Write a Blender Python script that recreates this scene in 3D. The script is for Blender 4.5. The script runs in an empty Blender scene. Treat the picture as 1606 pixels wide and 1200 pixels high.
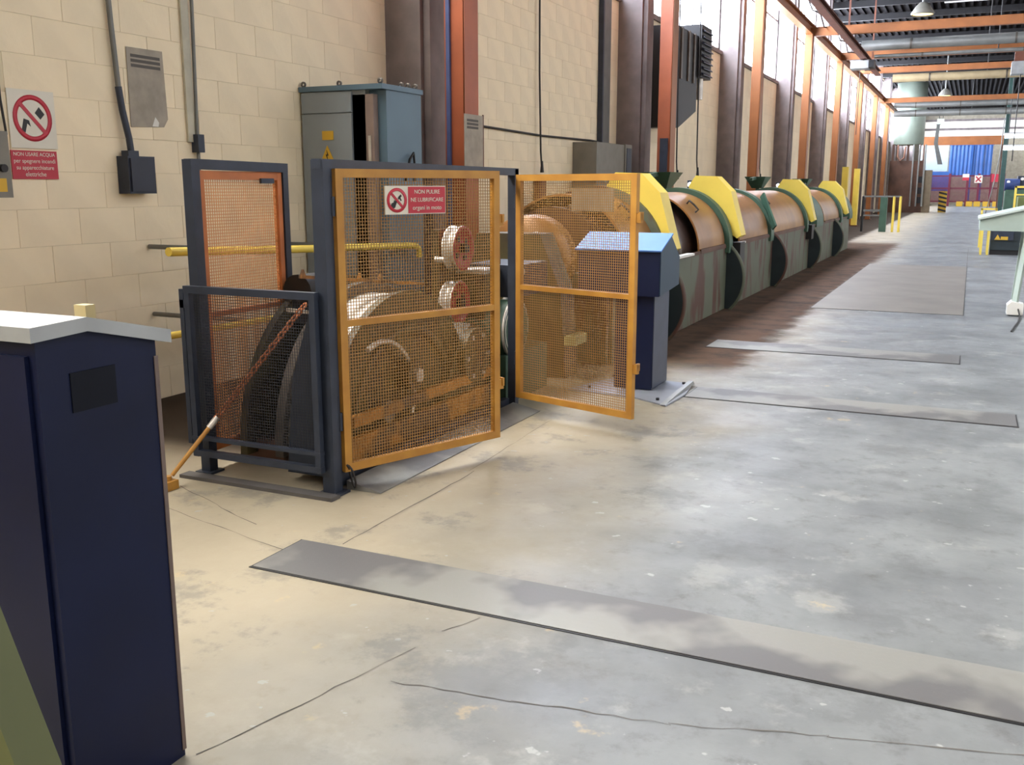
import bpy, math, random
from mathutils import Vector, Matrix
random.seed(7)
S = bpy.context.scene
COL = S.collection
PI = math.pi

# ------------------------------------------------------------------ camera, world, exposure
cam_d = bpy.data.cameras.new('camera'); cam = bpy.data.objects.new('camera', cam_d); COL.objects.link(cam)
cam.location = (0, 0, 1.65); cam.rotation_euler = (math.radians(90 - 11.42), 0, math.radians(25.0))
cam_d.sensor_width = 36; cam_d.lens = 1520 / 1606 * 36; cam_d.clip_start = 0.05; cam_d.clip_end = 300
S.camera = cam
S.cycles.max_bounces = 5; S.cycles.diffuse_bounces = 5; S.cycles.glossy_bounces = 2; S.cycles.caustics_reflective = False; S.cycles.caustics_refractive = False; S.cycles.use_adaptive_sampling = True; S.cycles.adaptive_threshold = .045
S.view_settings.view_transform = 'Standard'; S.view_settings.look = 'None'
S.view_settings.exposure = 0.12; S.view_settings.gamma = 1.0; S.view_settings.use_curve_mapping = False
W = bpy.data.worlds.new('sky'); S.world = W; W.use_nodes = True
W.node_tree.nodes['Background'].inputs[0].default_value = (0.75, 0.85, 1.0, 1); W.node_tree.nodes['Background'].inputs[1].default_value = 1.0
WIN_LEFT, FILL_RIGHT, FILL_ROOF = 27.0, 1.4, 3.6      # radiance: left windows, then unseen right windows and roof lights added for fill

# ------------------------------------------------------------------ materials
def lin(c): return tuple(((v / 255) / 12.92 if v / 255 <= .04045 else ((v / 255 + .055) / 1.055) ** 2.4) for v in c)
MATS = {}
def mat(name, c, rough=.6, metal=0., var=.12, scale=5., bump=0., c2=None, lo=.35, hi=.7, rnd=0., spec=.5, stretch=None):
    if name in MATS: return MATS[name]
    m = bpy.data.materials.new(name); m.use_nodes = True; nt = m.node_tree; N = nt.nodes; L = nt.links
    b = N['Principled BSDF']; b.inputs['Roughness'].default_value = rough; b.inputs['Metallic'].default_value = metal
    b.inputs['Specular IOR Level'].default_value = spec
    a = lin(c); d = lin(c2) if c2 else tuple(v * (1 - var * 2) for v in a)
    tc = N.new('ShaderNodeTexCoord'); no = N.new('ShaderNodeTexNoise'); no.inputs['Scale'].default_value = scale; no.inputs['Detail'].default_value = 5
    src = tc.outputs['Object']
    if stretch:
        mp = N.new('ShaderNodeMapping'); mp.inputs['Scale'].default_value = stretch; L.new(src, mp.inputs[0]); src = mp.outputs[0]
    L.new(src, no.inputs['Vector'])
    r = N.new('ShaderNodeValToRGB'); r.color_ramp.elements[0].position = lo; r.color_ramp.elements[1].position = hi
    r.color_ramp.elements[0].color = (*a, 1); r.color_ramp.elements[1].color = (*d, 1)
    L.new(no.outputs['Fac'], r.inputs[0]); out = r.outputs[0]
    if rnd:
        oi = N.new('ShaderNodeObjectInfo'); hs = N.new('ShaderNodeHueSaturation'); mr = N.new('ShaderNodeMapRange')
        mr.inputs[3].default_value = 1 - rnd; mr.inputs[4].default_value = 1 + rnd
        L.new(oi.outputs['Random'], mr.inputs[0]); L.new(mr.outputs[0], hs.inputs['Value']); L.new(out, hs.inputs['Color']); out = hs.outputs[0]
    L.new(out, b.inputs['Base Color'])
    if bump:
        bp = N.new('ShaderNodeBump'); bp.inputs['Strength'].default_value = bump; bp.inputs['Distance'].default_value = .01
        n2 = N.new('ShaderNodeTexNoise'); n2.inputs['Scale'].default_value = scale * 8; n2.inputs['Detail'].default_value = 6
        L.new(tc.outputs['Object'], n2.inputs['Vector']); L.new(n2.outputs['Fac'], bp.inputs['Height']); L.new(bp.outputs[0], b.inputs['Normal'])
    MATS[name] = m; return m
def emit(name, c, s):
    if name in MATS: return MATS[name]
    m = bpy.data.materials.new(name); m.use_nodes = True; b = m.node_tree.nodes['Principled BSDF']
    b.inputs['Base Color'].default_value = (.6, .6, .6, 1); b.inputs['Emission Color'].default_value = (*lin(c), 1); b.inputs['Emission Strength'].default_value = s
    MATS[name] = m; return m

CREAM = mat('cream_block_paint', (247, 230, 198), .75, var=.05, scale=2.2, bump=.25, rnd=.014)
MORTAR = mat('cream_mortar', (226, 210, 178), .85, var=.08, scale=3)
CONC = mat('dark_concrete', (138, 126, 124), .8, var=.2, scale=2.5, bump=.2)
ORANGE = mat('orange_crane_paint', (158, 96, 50), .5, var=.12, scale=2)
ORCOL = mat('red_orange_column_paint', (170, 88, 52), .5, var=.15, scale=2)
RAILB = mat('brown_rail_paint', (112, 62, 42), .55, var=.15, scale=3)
NAVY = mat('dark_navy_steel', (50, 57, 72), .45, .2, var=.15, scale=8)
GATEY = mat('ochre_gate_paint', (188, 136, 56), .45, var=.12, scale=6, c2=(166, 114, 46))
WIREY = mat('ochre_wire', (164, 122, 64), .5, var=.1, scale=6)
REARO = mat('rust_orange_frame', (196, 116, 64), .55, var=.15, scale=6)
REARW = mat('rust_orange_wire', (216, 150, 88), .55, var=.1, scale=6)
DARKW = mat('dark_wire', (52, 54, 62), .5, .3, var=.1)
STEEL = mat('worn_steel', (214, 207, 198), .42, .6, var=.12, scale=9)
DSTEEL = mat('dull_steel', (120, 112, 104), .45, .7, var=.2, scale=6)
OLIVE = mat('olive_machine_paint', (88, 80, 46), .5, var=.25, scale=4, c2=(62, 47, 36))
OCHB = mat('ochre_base_paint', (178, 118, 46), .6, var=.2, scale=3.5, c2=(70, 54, 44), lo=.44, hi=.56)
REDP = mat('red_pulley_paint', (168, 42, 50), .4, var=.1)
MGREEN = mat('machine_green_paint', (92, 97, 80), .6, scale=2.6, c2=(84, 56, 46), lo=.5, hi=.6, stretch=(1, 1.6, .45))
GREEN = mat('bright_machine_green', (66, 96, 78), .5, var=.15, scale=3)
DGREEN = mat('dark_green_bulkhead', (36, 48, 52), .55, var=.2, scale=3)  # bulkheads face away from the light; that shade is put into this colour
TAN = mat('tan_drum_cover', (160, 112, 60), .36, .2, var=.1, scale=1.6, c2=(124, 80, 46))
YELLOW = mat('yellow_guard_paint', (244, 214, 92), .45, var=.07, scale=2)
YELD = mat('yellow_guard_edge', (214, 168, 70), .5, var=.1, scale=2)
DRUM = mat('dark_drum_steel', (108, 84, 74), .35, .6, var=.3, scale=3)
BLACK = mat('black_steel', (26, 24, 26), .5, var=.2)
BLUECAB = mat('navy_cabinet_paint', (14, 22, 52), .4, var=.12, scale=2.5, spec=.25, c2=(11, 17, 42))
GREYLID = mat('grey_galvanised_lid', (170, 172, 172), .45, .35, var=.1, scale=5)
TEAL = mat('teal_grey_cabinet', (142, 150, 156), .45, var=.08, scale=2)
TEALB = mat('blue_grey_cabinet_side', (92, 116, 132), .45, var=.08, scale=2)
GREYBOX = mat('grey_box_paint', (128, 124, 114), .55, var=.08)
CONSB = mat('console_blue', (20, 29, 60), .42, var=.1, scale=3, spec=.3)
CONST = mat('console_side_blue', (26, 56, 78), .4, var=.1, scale=3)
CONSTOP = mat('console_pale_blue_top', (84, 128, 196), .6, var=.06, scale=4)
PALEGREEN = mat('pale_grey_green_paint', (168, 182, 172), .5, var=.06)
OLIVEF = mat('olive_foreground_paint', (84, 88, 44), .5, var=.1, scale=3)
WHITE = mat('white_paint', (225, 222, 214), .5, var=.04)
SIGNW = mat('sign_white', (222, 216, 200), .45, var=.03)
SIGNR = mat('sign_red', (188, 44, 62), .45, var=.04)
SIGNY = mat('label_yellow', (214, 170, 50), .5, var=.05)
PAPER = mat('grey_paper', (150, 142, 130), .8, var=.1, scale=9, c2=(170, 160, 146))
PRINT = mat('grey_print', (92, 88, 84), .8, var=.05)
DUCT = mat('galvanised_duct', (150, 150, 146), .4, .6, var=.1, scale=3)
DUCTB = mat('beige_duct', (178, 158, 122), .5, .1, var=.1, scale=3)
ROOF = mat('dark_roof_sheet', (24, 21, 22), .95, var=.15, scale=2, spec=.08)
ROOFL = emit('roof_translucent', (190, 180, 150), .28)
CONDUIT = mat('grey_conduit', (120, 120, 116), .5, .3, var=.1)
CABLE = mat('black_cable', (40, 36, 34), .6, var=.1)
FENCE = mat('dark_red_fence', (112, 28, 52), .55, var=.1)
BLUEP = mat('blue_curtain', (46, 96, 168), .5, var=.12, scale=1.2)
WHITEP = mat('white_panel', (214, 222, 224), .5, var=.04)
RUST = mat('rusty_brown_steel', (104, 72, 56), .6, .2, var=.25, scale=1.5)
TANKG = mat('grey_green_tank', (150, 160, 146), .4, .2, var=.1, scale=1)
CHECKER = None

def floor_mat():
    m = bpy.data.materials.new('stained_concrete'); m.use_nodes = True; nt = m.node_tree; N = nt.nodes; L = nt.links
    b = N['Principled BSDF']; b.inputs['Specular IOR Level'].default_value = .45
    tc = N.new('ShaderNodeTexCoord'); sp = N.new('ShaderNodeSeparateXYZ'); L.new(tc.outputs['Object'], sp.inputs[0])
    def noise(s, d=6, rough=.6, off=0):
        n = N.new('ShaderNodeTexNoise'); n.inputs['Scale'].default_value = s; n.inputs['Detail'].default_value = d; n.inputs['Roughness'].default_value = rough
        if off:
            mp = N.new('ShaderNodeMapping'); mp.inputs['Location'].default_value = (off, off * 2, 0); L.new(tc.outputs['Object'], mp.inputs[0]); L.new(mp.outputs[0], n.inputs['Vector'])
        else: L.new(tc.outputs['Object'], n.inputs['Vector'])
        return n.outputs['Fac']
    def rng(v, a, c, lo=0., hi=1., smooth=True):
        r = N.new('ShaderNodeMapRange'); r.interpolation_type = 'SMOOTHSTEP' if smooth else 'LINEAR'
        r.inputs[1].default_value = a; r.inputs[2].default_value = c; r.inputs[3].default_value = lo; r.inputs[4].default_value = hi; L.new(v, r.inputs[0]); return r.outputs[0]
    def math_(op, a, c):
        n = N.new('ShaderNodeMath'); n.operation = op
        for i, v in enumerate((a, c)):
            if isinstance(v, (int, float)): n.inputs[i].default_value = v
            else: L.new(v, n.inputs[i])
        return n.outputs[0]
    def mix(f, a, c):
        n = N.new('ShaderNodeMix'); n.data_type = 'RGBA'; L.new(f, n.inputs[0])
        for i, v in ((6, a), (7, c)):
            if isinstance(v, tuple): n.inputs[i].default_value = (*lin(v), 1)
            else: L.new(v, n.inputs[i])
        return n.outputs[2]
    base = mix(rng(noise(.9), .35, .68), (122, 124, 124), (98, 100, 101))
    base = mix(rng(noise(7, 8, .7, 3), .5, .78), base, (88, 87, 86))
    base = mix(math_('MULTIPLY', rng(noise(2.3, 6, .65, 9), .56, .66), .5), base, (146, 146, 142))
    # dusty beige by the wall, also painting in the brighter, warmer light there
    wob = math_('ADD', sp.outputs[0], math_('MULTIPLY', noise(.8, 4, .6, 5), 1.4))
    base = mix(rng(wob, -.2, -2.0, 0, .85), base, (172, 158, 132))
    base = mix(math_('MULTIPLY', rng(noise(11, 3, .5, 41), .68, .72), .7), base, (162, 162, 158))
    base = mix(math_('MULTIPLY', rng(noise(1.7, 7, .72, 47), .52, .62), .45), base, (90, 91, 91))
    # worn ochre paint patches
    base = mix(math_('MULTIPLY', rng(noise(3.1, 5, .7, 17), .64, .72), .35), base, (196, 168, 116))
    # rust and oil along the foot of the long machine, its shadow painted in too
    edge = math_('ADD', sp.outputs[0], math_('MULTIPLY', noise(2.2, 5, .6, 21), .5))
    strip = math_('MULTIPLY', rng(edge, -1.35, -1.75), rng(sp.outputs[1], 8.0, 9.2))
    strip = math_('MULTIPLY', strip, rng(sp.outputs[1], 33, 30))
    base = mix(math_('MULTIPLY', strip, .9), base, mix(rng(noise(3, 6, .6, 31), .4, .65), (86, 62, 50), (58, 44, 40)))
    # dark brown floor in and behind the cage
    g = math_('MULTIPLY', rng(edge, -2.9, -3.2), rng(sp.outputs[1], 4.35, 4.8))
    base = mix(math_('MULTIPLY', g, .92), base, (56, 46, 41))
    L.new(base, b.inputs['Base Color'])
    rg = rng(noise(1.6, 6, .65, 2), .3, .7, .36, .6)
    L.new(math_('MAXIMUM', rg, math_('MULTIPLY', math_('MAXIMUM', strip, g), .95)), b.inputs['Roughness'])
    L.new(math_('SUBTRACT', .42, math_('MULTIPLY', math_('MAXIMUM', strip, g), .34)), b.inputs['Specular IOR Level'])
    bp = N.new('ShaderNodeBump'); bp.inputs['Strength'].default_value = .12; bp.inputs['Distance'].default_value = .01
    L.new(noise(30, 8, .7, 1), bp.inputs['Height']); L.new(bp.outputs[0], b.inputs['Normal'])
    return m
def checker_mat():
    m = bpy.data.materials.new('checker_plate'); m.use_nodes = True; nt = m.node_tree; N = nt.nodes; L = nt.links
    b = N['Principled BSDF']; b.inputs['Metallic'].default_value = .35
    tc = N.new('ShaderNodeTexCoord')
    no = N.new('ShaderNodeTexNoise'); no.inputs['Scale'].default_value = 1.3; no.inputs['Detail'].default_value = 4; L.new(tc.outputs['Object'], no.inputs['Vector'])
    r = N.new('ShaderNodeValToRGB'); e = r.color_ramp.elements; e[0].position = .46; e[1].position = .54
    e[0].color = (*lin((138, 136, 130)), 1); e[1].color = (*lin((104, 102, 101)), 1); L.new(no.outputs['Fac'], r.inputs[0]); L.new(r.outputs[0], b.inputs['Base Color'])
    b.inputs['Roughness'].default_value = .5
    mp = N.new('ShaderNodeMapping'); mp.inputs['Rotation'].default_value = (0, 0, PI / 4); mp.inputs['Scale'].default_value = (1, 1, 1); L.new(tc.outputs['Object'], mp.inputs[0])
    ch = N.new('ShaderNodeTexChecker'); ch.inputs['Scale'].default_value = 42; L.new(mp.outputs[0], ch.inputs['Vector'])
    bp = N.new('ShaderNodeBump'); bp.inputs['Strength'].default_value = .5; bp.inputs['Distance'].default_value = .004
    L.new(ch.outputs['Fac'], bp.inputs['Height']); L.new(bp.outputs[0], b.inputs['Normal'])
    return m
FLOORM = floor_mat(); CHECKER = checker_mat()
PANE_L = emit('daylit_glass', (228, 238, 255), WIN_LEFT)
PANE_D = emit('near_daylit_glass', (240, 238, 232), WIN_LEFT * 1.0)  # panes of the near bays: warmer tint, same strength
FILL_PANE_R = emit('right_fill_glass', (226, 236, 255), FILL_RIGHT)
FILL_PANE_ROOF = emit('roof_fill_glass', (238, 240, 246), FILL_ROOF)
PANE_F = emit('daylit_end_glass', (250, 240, 220), .55)
TUBE = emit('lit_tube', (235, 245, 255), 7)
BULB = emit('lit_lamp_bowl', (255, 226, 150), 3.0)
LENS = emit('lit_signal_lens', (255, 250, 240), 6)
EXITG = emit('lit_exit_sign', (120, 210, 130), .9)

# ------------------------------------------------------------------ mesh helpers
WPOS = {}
class MB:
    def __init__(s): s.v = []; s.f = []; s.sm = []
    def add(s, v, f, smooth=False):
        o = len(s.v); s.v += [tuple(p) for p in v]; s.f += [tuple(i + o for i in q) for q in f]; s.sm += [smooth] * len(f); return s
    def box(s, x0, x1, y0, y1, z0, z1):
        v = [(x, y, z) for z in (z0, z1) for y in (y0, y1) for x in (x0, x1)]
        return s.add(v, [(0, 2, 3, 1), (4, 5, 7, 6), (0, 1, 5, 4), (2, 6, 7, 3), (0, 4, 6, 2), (1, 3, 7, 5)])
    def bar(s, a, b, w, h=None):
        a, b = Vector(a), Vector(b); h = h or w; d = (b - a).normalized()
        u = d.cross(Vector((0, 0, 1))) if abs(d.z) < .99 else Vector((1, 0, 0)); u.normalize(); n = u.cross(d).normalized()
        v = [p + u * i * w / 2 + n * j * h / 2 for p in (a, b) for i, j in ((-1, -1), (1, -1), (1, 1), (-1, 1))]
        return s.add(v, [(3, 2, 1, 0), (4, 5, 6, 7), (0, 1, 5, 4), (1, 2, 6, 5), (2, 3, 7, 6), (3, 0, 4, 7)])
    def prism(s, pts, axis, a, b):
        """polygon pts (2-D) extruded along axis 'x' (pts=y,z), 'y' (pts=x,z) or 'z' (pts=x,y)"""
        def P(p, t): return (t, p[0], p[1]) if axis == 'x' else (p[0], t, p[1]) if axis == 'y' else (p[0], p[1], t)
        n = len(pts); v = [P(p, a) for p in pts] + [P(p, b) for p in pts]
        return s.add(v, [tuple(range(n))[::-1], tuple(range(n, 2 * n))] + [(i, (i + 1) % n, n + (i + 1) % n, n + i) for i in range(n)])
    def cyl(s, a, b, r, n=16, r2=None, caps=True, smooth=True):
        a, b = Vector(a), Vector(b); r2 = r if r2 is None else r2; d = (b - a).normalized()
        u = d.orthogonal().normalized(); w = d.cross(u)
        v = [a + (u * math.cos(t) + w * math.sin(t)) * r for t in [2 * PI * i / n for i in range(n)]] + [b + (u * math.cos(t) + w * math.sin(t)) * r2 for t in [2 * PI * i / n for i in range(n)]]
        s.add(v, [(i, (i + 1) % n, n + (i + 1) % n, n + i) for i in range(n)], smooth)
        if caps: s.add(v, [tuple(range(n))[::-1], tuple(range(n, 2 * n))])
        return s
    def tube(s, path, r, n=8, closed=False):
        P = [Vector(p) for p in path]; m = len(P); v = []; up = None
        for i, p in enumerate(P):
            d = (P[(i + 1) % m] - P[i - 1]) if closed else (P[min(i + 1, m - 1)] - P[max(i - 1, 0)])
            d.normalize()
            if up is None: up = d.orthogonal().normalized()
            up = (up - d * up.dot(d)).normalized(); w = d.cross(up)
            v += [p + (up * math.cos(2 * PI * k / n) + w * math.sin(2 * PI * k / n)) * r for k in range(n)]
        f = []
        for i in range(m if closed else m - 1):
            j = (i + 1) % m
            f += [(i * n + k, i * n + (k + 1) % n, j * n + (k + 1) % n, j * n + k) for k in range(n)]
        s.add(v, f, True)
        if not closed: s.add(v, [tuple(range(n))[::-1], tuple(range((m - 1) * n, m * n))])
        return s
    def lathe(s, prof, c, axis='z', n=24, a0=0, a1=2 * PI):
        """prof = [(r, t)]; revolve about axis through c"""
        full = abs(a1 - a0 - 2 * PI) < 1e-6; k = n if full else n + 1; v = []
        for i in range(k):
            t = a0 + (a1 - a0) * i / n
            for r, h in prof:
                p = (r * math.cos(t), r * math.sin(t))
                q = (p[0], p[1], h) if axis == 'z' else (h, p[0], p[1]) if axis == 'x' else (p[0], h, p[1])
                v.append((c[0] + q[0], c[1] + q[1], c[2] + q[2]))
        m = len(prof); f = []
        for i in range(n):
            j = (i + 1) % k
            f += [(i * m + q, j * m + q, j * m + q + 1, i * m + q + 1) for q in range(m - 1)]
        return s.add(v, f, True)
    def build(s, name, material, parent=None, local=False, **props):
        v = s.v
        if parent is not None:
            o0 = Vector((0, 0, 0)) if local else WPOS[parent.name]
        else:
            xs = [p[0] for p in v]; ys = [p[1] for p in v]
            o0 = Vector(((min(xs) + max(xs)) / 2, (min(ys) + max(ys)) / 2, min(p[2] for p in v)))
        me = bpy.data.meshes.new(name)
        me.from_pydata([(p[0] - o0.x, p[1] - o0.y, p[2] - o0.z) for p in v], [], s.f)
        me.materials.append(material)
        me.polygons.foreach_set('use_smooth', s.sm)
        me.update()
        o = bpy.data.objects.new(name, me); COL.objects.link(o)
        if parent is not None: o.parent = parent; WPOS[o.name] = WPOS.get(parent.name, Vector((0, 0, 0)))
        else: o.location = o0; WPOS[o.name] = o0
        for k, val in props.items(): o[k] = val
        return o
def thing(name, loc, label, cat, group=None, rz=0):
    o = bpy.data.objects.new(name, None); COL.objects.link(o); o.location = loc; o.rotation_euler = (0, 0, rz)
    o.empty_display_size = .1; WPOS[o.name] = Vector(loc); o['label'] = label; o['category'] = cat
    if group: o['group'] = group
    return o
def text(name, body, size, material, parent, loc, rot, width=None, align='CENTER', local=False):
    c = bpy.data.curves.new(name, 'FONT'); c.body = body; c.size = size; c.align_x = align; c.align_y = 'CENTER'; c.extrude = .0008; c.space_line = .95
    c.materials.append(material)
    f = bpy.data.objects.new(name + '_font', c); COL.objects.link(f); bpy.context.view_layer.update()
    me = bpy.data.meshes.new_from_object(f.evaluated_get(bpy.context.evaluated_depsgraph_get())); me.name = name; bpy.data.objects.remove(f)
    if not me.materials: me.materials.append(material)
    if width:
        xs_ = [v.co.x for v in me.vertices]; me.transform(Matrix.Scale(width / max(1e-4, max(xs_) - min(xs_)), 4))
    o = bpy.data.objects.new(name, me); COL.objects.link(o); o.parent = parent
    o.location = Vector(loc) - (Vector((0, 0, 0)) if local else WPOS[parent.name]); o.rotation_euler = rot
    return o
WALLROT = (PI / 2, 0, PI / 2)          # text on the left wall, facing +x
def smooth_by(o): return o

# ------------------------------------------------------------------ the hall
XW, XR, Y0, Y1, ZR = -5.7, 15.0, -9.0, 101.0, 8.5
BAY, COL0 = 7.42, 9.15                                   # pilaster pitch along the wall
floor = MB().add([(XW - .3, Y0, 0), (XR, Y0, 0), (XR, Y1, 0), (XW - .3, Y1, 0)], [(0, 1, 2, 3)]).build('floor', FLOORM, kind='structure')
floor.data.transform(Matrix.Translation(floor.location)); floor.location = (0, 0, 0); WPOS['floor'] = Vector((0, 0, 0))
wall = MB().box(XW - .3, XW - .004, Y0, Y1, 0, 4.8).box(XW - .3, XW - .004, Y0, Y1, 8.3, ZR).build('wall_left', MORTAR, kind='structure')
MB().box(XR, XR + .3, Y0, Y1, 0, 4.4).box(XR, XR + .3, Y0, Y1, 7.6, ZR).build('wall_right', mat('right_wall_paint', (206, 192, 166), .8), kind='structure')
MB().box(XW - .3, XR + .3, Y0 - .3, Y0, 0, ZR).build('wall_back', mat('back_wall_paint', (190, 178, 156), .8), kind='structure')
wf = MB().box(XW - .3, XR + .3, Y1, Y1 + .3, 0, 6.0).box(XW - .3, XR + .3, Y1, Y1 + .3, 7.7, ZR).build('wall_far', mat('far_wall_paint', (170, 160, 140), .8), kind='structure')
MB().box(XW - .3, XR + .3, Y1 + .1, Y1 + .2, 6.0, 7.7).build('window_pane_far', PANE_F, wf)
for z in (6.0, 6.82, 7.62): MB().box(XW, XR, Y1 - .02, Y1 + .08, z - .06, z + .14).build('window_rail', CONC, wf)

# roof: ribbed sheets with purlins, unseen glowing strips added further right for fill light and a dull translucent stretch
FILL_STRIPS = [(3.6, 6.0), (9.2, 11.6)]
roof = MB()
xs = [XW - .3, 3.6, 6.0, 9.2, 11.6, XR + .3]
for a, b in ((xs[0], xs[1]), (xs[2], xs[3]), (xs[4], xs[5])): roof.box(a, b, Y0, Y1, ZR, ZR + .15)
roof = roof.build('ceiling', ROOF, kind='structure')
rb = MB()
x = XW
while x < 3.4:
    rb.box(x, x + .09, 20, Y1, ZR - .07, ZR); x += .28
rb.build('roof_rib', ROOF, roof, kind='stuff')
pu = MB().box(XW, 3.6, 0, .14, ZR - .3, ZR - .07)
p0 = None
for i in range(15):
    if p0 is None:
        p0 = pu.build('purlin', BLACK, roof); p0.location.y = 24 - 0 + 0; base_y = p0.location.y; continue
    q = p0.copy(); COL.objects.link(q); q.location.y = base_y + i * 3.2
for i in range(9):
    MB().box(-1.55, 1.0, 36.4 + i * .62, 36.4 + i * .62 + .5, ZR - .075, ZR - .045).build('translucent_sheet', ROOFL, roof)
n = 0
for a, b in FILL_STRIPS:
    for y in range(-8, 100, 9):
        n += 1
        w = MB().box(a, b, y, y + .12, ZR - .1, ZR + .15).build('window_%d' % (100 + n), GREYLID, kind='structure')
        MB().box(a + .02, b - .02, y + .12, y + 9, ZR + .04, ZR + .06).build('pane', FILL_PANE_ROOF, w)  # glowing roof pane out of view, added to lift the wall and floor

# concrete pilasters and clerestory windows
def window(i, y0, y1, xw, side, pm):
    sgn = 1 if side == 'l' else -1
    za = 4.8 if side == 'l' else 4.4; zb = 8.3 if side == 'l' else 7.6
    fr = MB(); xa, xb = sorted((xw, xw - sgn * .12))
    fr.box(xa, xb, y0, y1, za, za + .07).box(xa, xb, y0, y1, zb - .07, zb).box(xa, xb, y0, y0 + .07, za, zb).box(xa, xb, y1 - .07, y1, za, zb)
    w = fr.build('window_%d' % i, CONC, kind='structure')
    k = 3; d = (y1 - y0) / k; zm = (za + zb) / 2
    for j in range(1, k): MB().box(xa + .02, xb - .02, y0 + j * d - .025, y0 + j * d + .025, za, zb).build('mullion', CONC, w)
    MB().box(xa + .02, xb - .02, y0, y1, zm - .025, zm + .025).build('mullion', CONC, w)
    for j in range(k):
        for a, b in ((za + .07, zm - .025), (zm + .025, zb - .07)):
            MB().box((xa + xb) / 2 - .004, (xa + xb) / 2 + .004, y0 + j * d + .03, y0 + (j + 1) * d - .03, a, b).build('pane', pm, w)
wi = 0
for k in range(-3, 13):
    ya = COL0 + BAY * k
    if k >= -2:
        p = MB().box(XW - .02, -5.2, ya, ya + .33, 0, ZR).box(XW - .02, -5.28, ya - .06, ya, 0, ZR).build('column_%d' % (k + 3), CONC, kind='structure')
    if ya + BAY < Y1:
        wi += 1; window(wi, max(ya + .33, Y0), ya + BAY, XW - .05, 'l', PANE_L if k >= 0 else PANE_D)
for k in range(0, 8):
    wi += 1; window(wi, -8 + k * 13.4, -8 + k * 13.4 + 12.6, XR + .05, 'r', FILL_PANE_R)  # unseen right-hand windows, added as fill light

# painted concrete blocks on the near stretch of the left wall, each a part of the wall
blk = MB(); bl, bh, bt, bv = .4965, .2475, .03, .0016
blk.add([(-bt, -bl / 2, -bh / 2), (-bt, bl / 2, -bh / 2), (-bt, bl / 2, bh / 2), (-bt, -bl / 2, bh / 2),
         (0, -bl / 2 + bv, -bh / 2 + bv), (0, bl / 2 - bv, -bh / 2 + bv), (0, bl / 2 - bv, bh / 2 - bv), (0, -bl / 2 + bv, bh / 2 - bv),
         (-bv, -bl / 2, -bh / 2), (-bv, bl / 2, -bh / 2), (-bv, bl / 2, bh / 2), (-bv, -bl / 2, bh / 2)],
        [(4, 5, 6, 7), (8, 9, 5, 4), (9, 10, 6, 5), (10, 11, 7, 6), (11, 8, 4, 7), (0, 1, 9, 8), (1, 2, 10, 9), (2, 3, 11, 10), (3, 0, 8, 11)])
bme = bpy.data.meshes.new('block'); bme.from_pydata(blk.v, [], blk.f); bme.materials.append(CREAM)
spots = []
fwd = Vector((-math.sin(math.radians(25)) * math.cos(math.radians(11.42)), math.cos(math.radians(25)) * math.cos(math.radians(11.42)), -math.sin(math.radians(11.42))))
rgt = Vector((math.cos(math.radians(25)), math.sin(math.radians(25)), 0)); upv = rgt.cross(fwd)
def inview(p, m=40):
    d = Vector(p) - Vector((0, 0, 1.65)); z = d.dot(fwd)
    if z < .1: return False
    px = 803 + 1520 * d.dot(rgt) / z; py = 600 - 1520 * d.dot(upv) / z
    return -m < px < 1606 + m and -m < py < 1200 + m
for r in range(19):
    z = .125 + r * .25
    if z > 4.75: break
    y = 2.0 + (.25 if r % 2 else 0)
    while y < 60:
        if inview((XW, y, z)):
            spots.append((y, z))
        y += .5
free = [(y, z) for y, z in spots]
shown = [s for s in free if not (s[1] < 1.0 and s[0] > 6.5)]
shown.sort(key=lambda s: s[0]); near = set(shown[:300])
for y, z in shown[:300]:
    o = bpy.data.objects.new('block', bme); COL.objects.link(o); o.parent = wall
    o.location = Vector((XW + random.uniform(-.0012, .0012), y, z)) - wall.location
rest = MB()
for s in spots:
    if s not in near: rest.add([(p[0] + XW, p[1] + s[0], p[2] + s[1]) for p in blk.v], blk.f)
rest.build('block_courses', CREAM, wall, kind='stuff')
sl = MB().box(XW - .3, XW + .05, Y0, Y1, 4.72, 4.8).build('trim_1', CONC, kind='structure')

# floor joints and cracks
def ribbon(name, pts, w):
    m = MB(); P = [Vector((*p, .0015)) for p in pts]; v = []
    for i, p in enumerate(P):
        d = P[min(i + 1, len(P) - 1)] - P[max(i - 1, 0)]; d.normalize(); nn = Vector((-d.y, d.x, 0)); ww = w * (.2 + .7 * random.random())
        v += [p + nn * ww / 2, p - nn * ww / 2]
    m.add(v, [(2 * i, 2 * i + 1, 2 * i + 3, 2 * i + 2) for i in range(len(P) - 1)]); return m.build(name, mat('crack_dirt', (98, 92, 86), .9), floor)
def wig(a, b, n, amp): return [(a[0] + (b[0] - a[0]) * i / n + random.uniform(-amp, amp), a[1] + (b[1] - a[1]) * i / n + random.uniform(-amp, amp)) for i in range(n + 1)]
ribbon('floor_crack', sum([wig(a, b, 9, .008) for a, b in (((-1.65, 2.57), (-1.23, 2.63)), ((-1.23, 2.63), (-.72, 2.71)), ((-.72, 2.71), (-.26, 2.85)), ((-.26, 2.85), (.3, 3.0)))], []), .007)
ribbon('floor_joint', wig((-2.545, 3.58), (-2.53, 4.9), 14, .006), .008)
ribbon('floor_joint', wig((-2.56, 4.9), (-2.62, 6.3), 12, .005), .005)
ribbon('floor_joint', wig((-1.94, 1.96), (-1.70, 2.82), 12, .006), .007)
ribbon('floor_joint', wig((-1.68, 2.98), (-1.6, 3.14), 4, .004), .006)
ribbon('floor_joint', wig((-2.75, 3.40), (-4.2, 3.75), 12, .006), .007)
ribbon('floor_joint', wig((-3.9, 3.95), (-3.1, 3.62), 10, .008), .008)
ribbon('floor_joint', wig((.02, 14.05), (.02, 30), 10, .004), .012)
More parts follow.
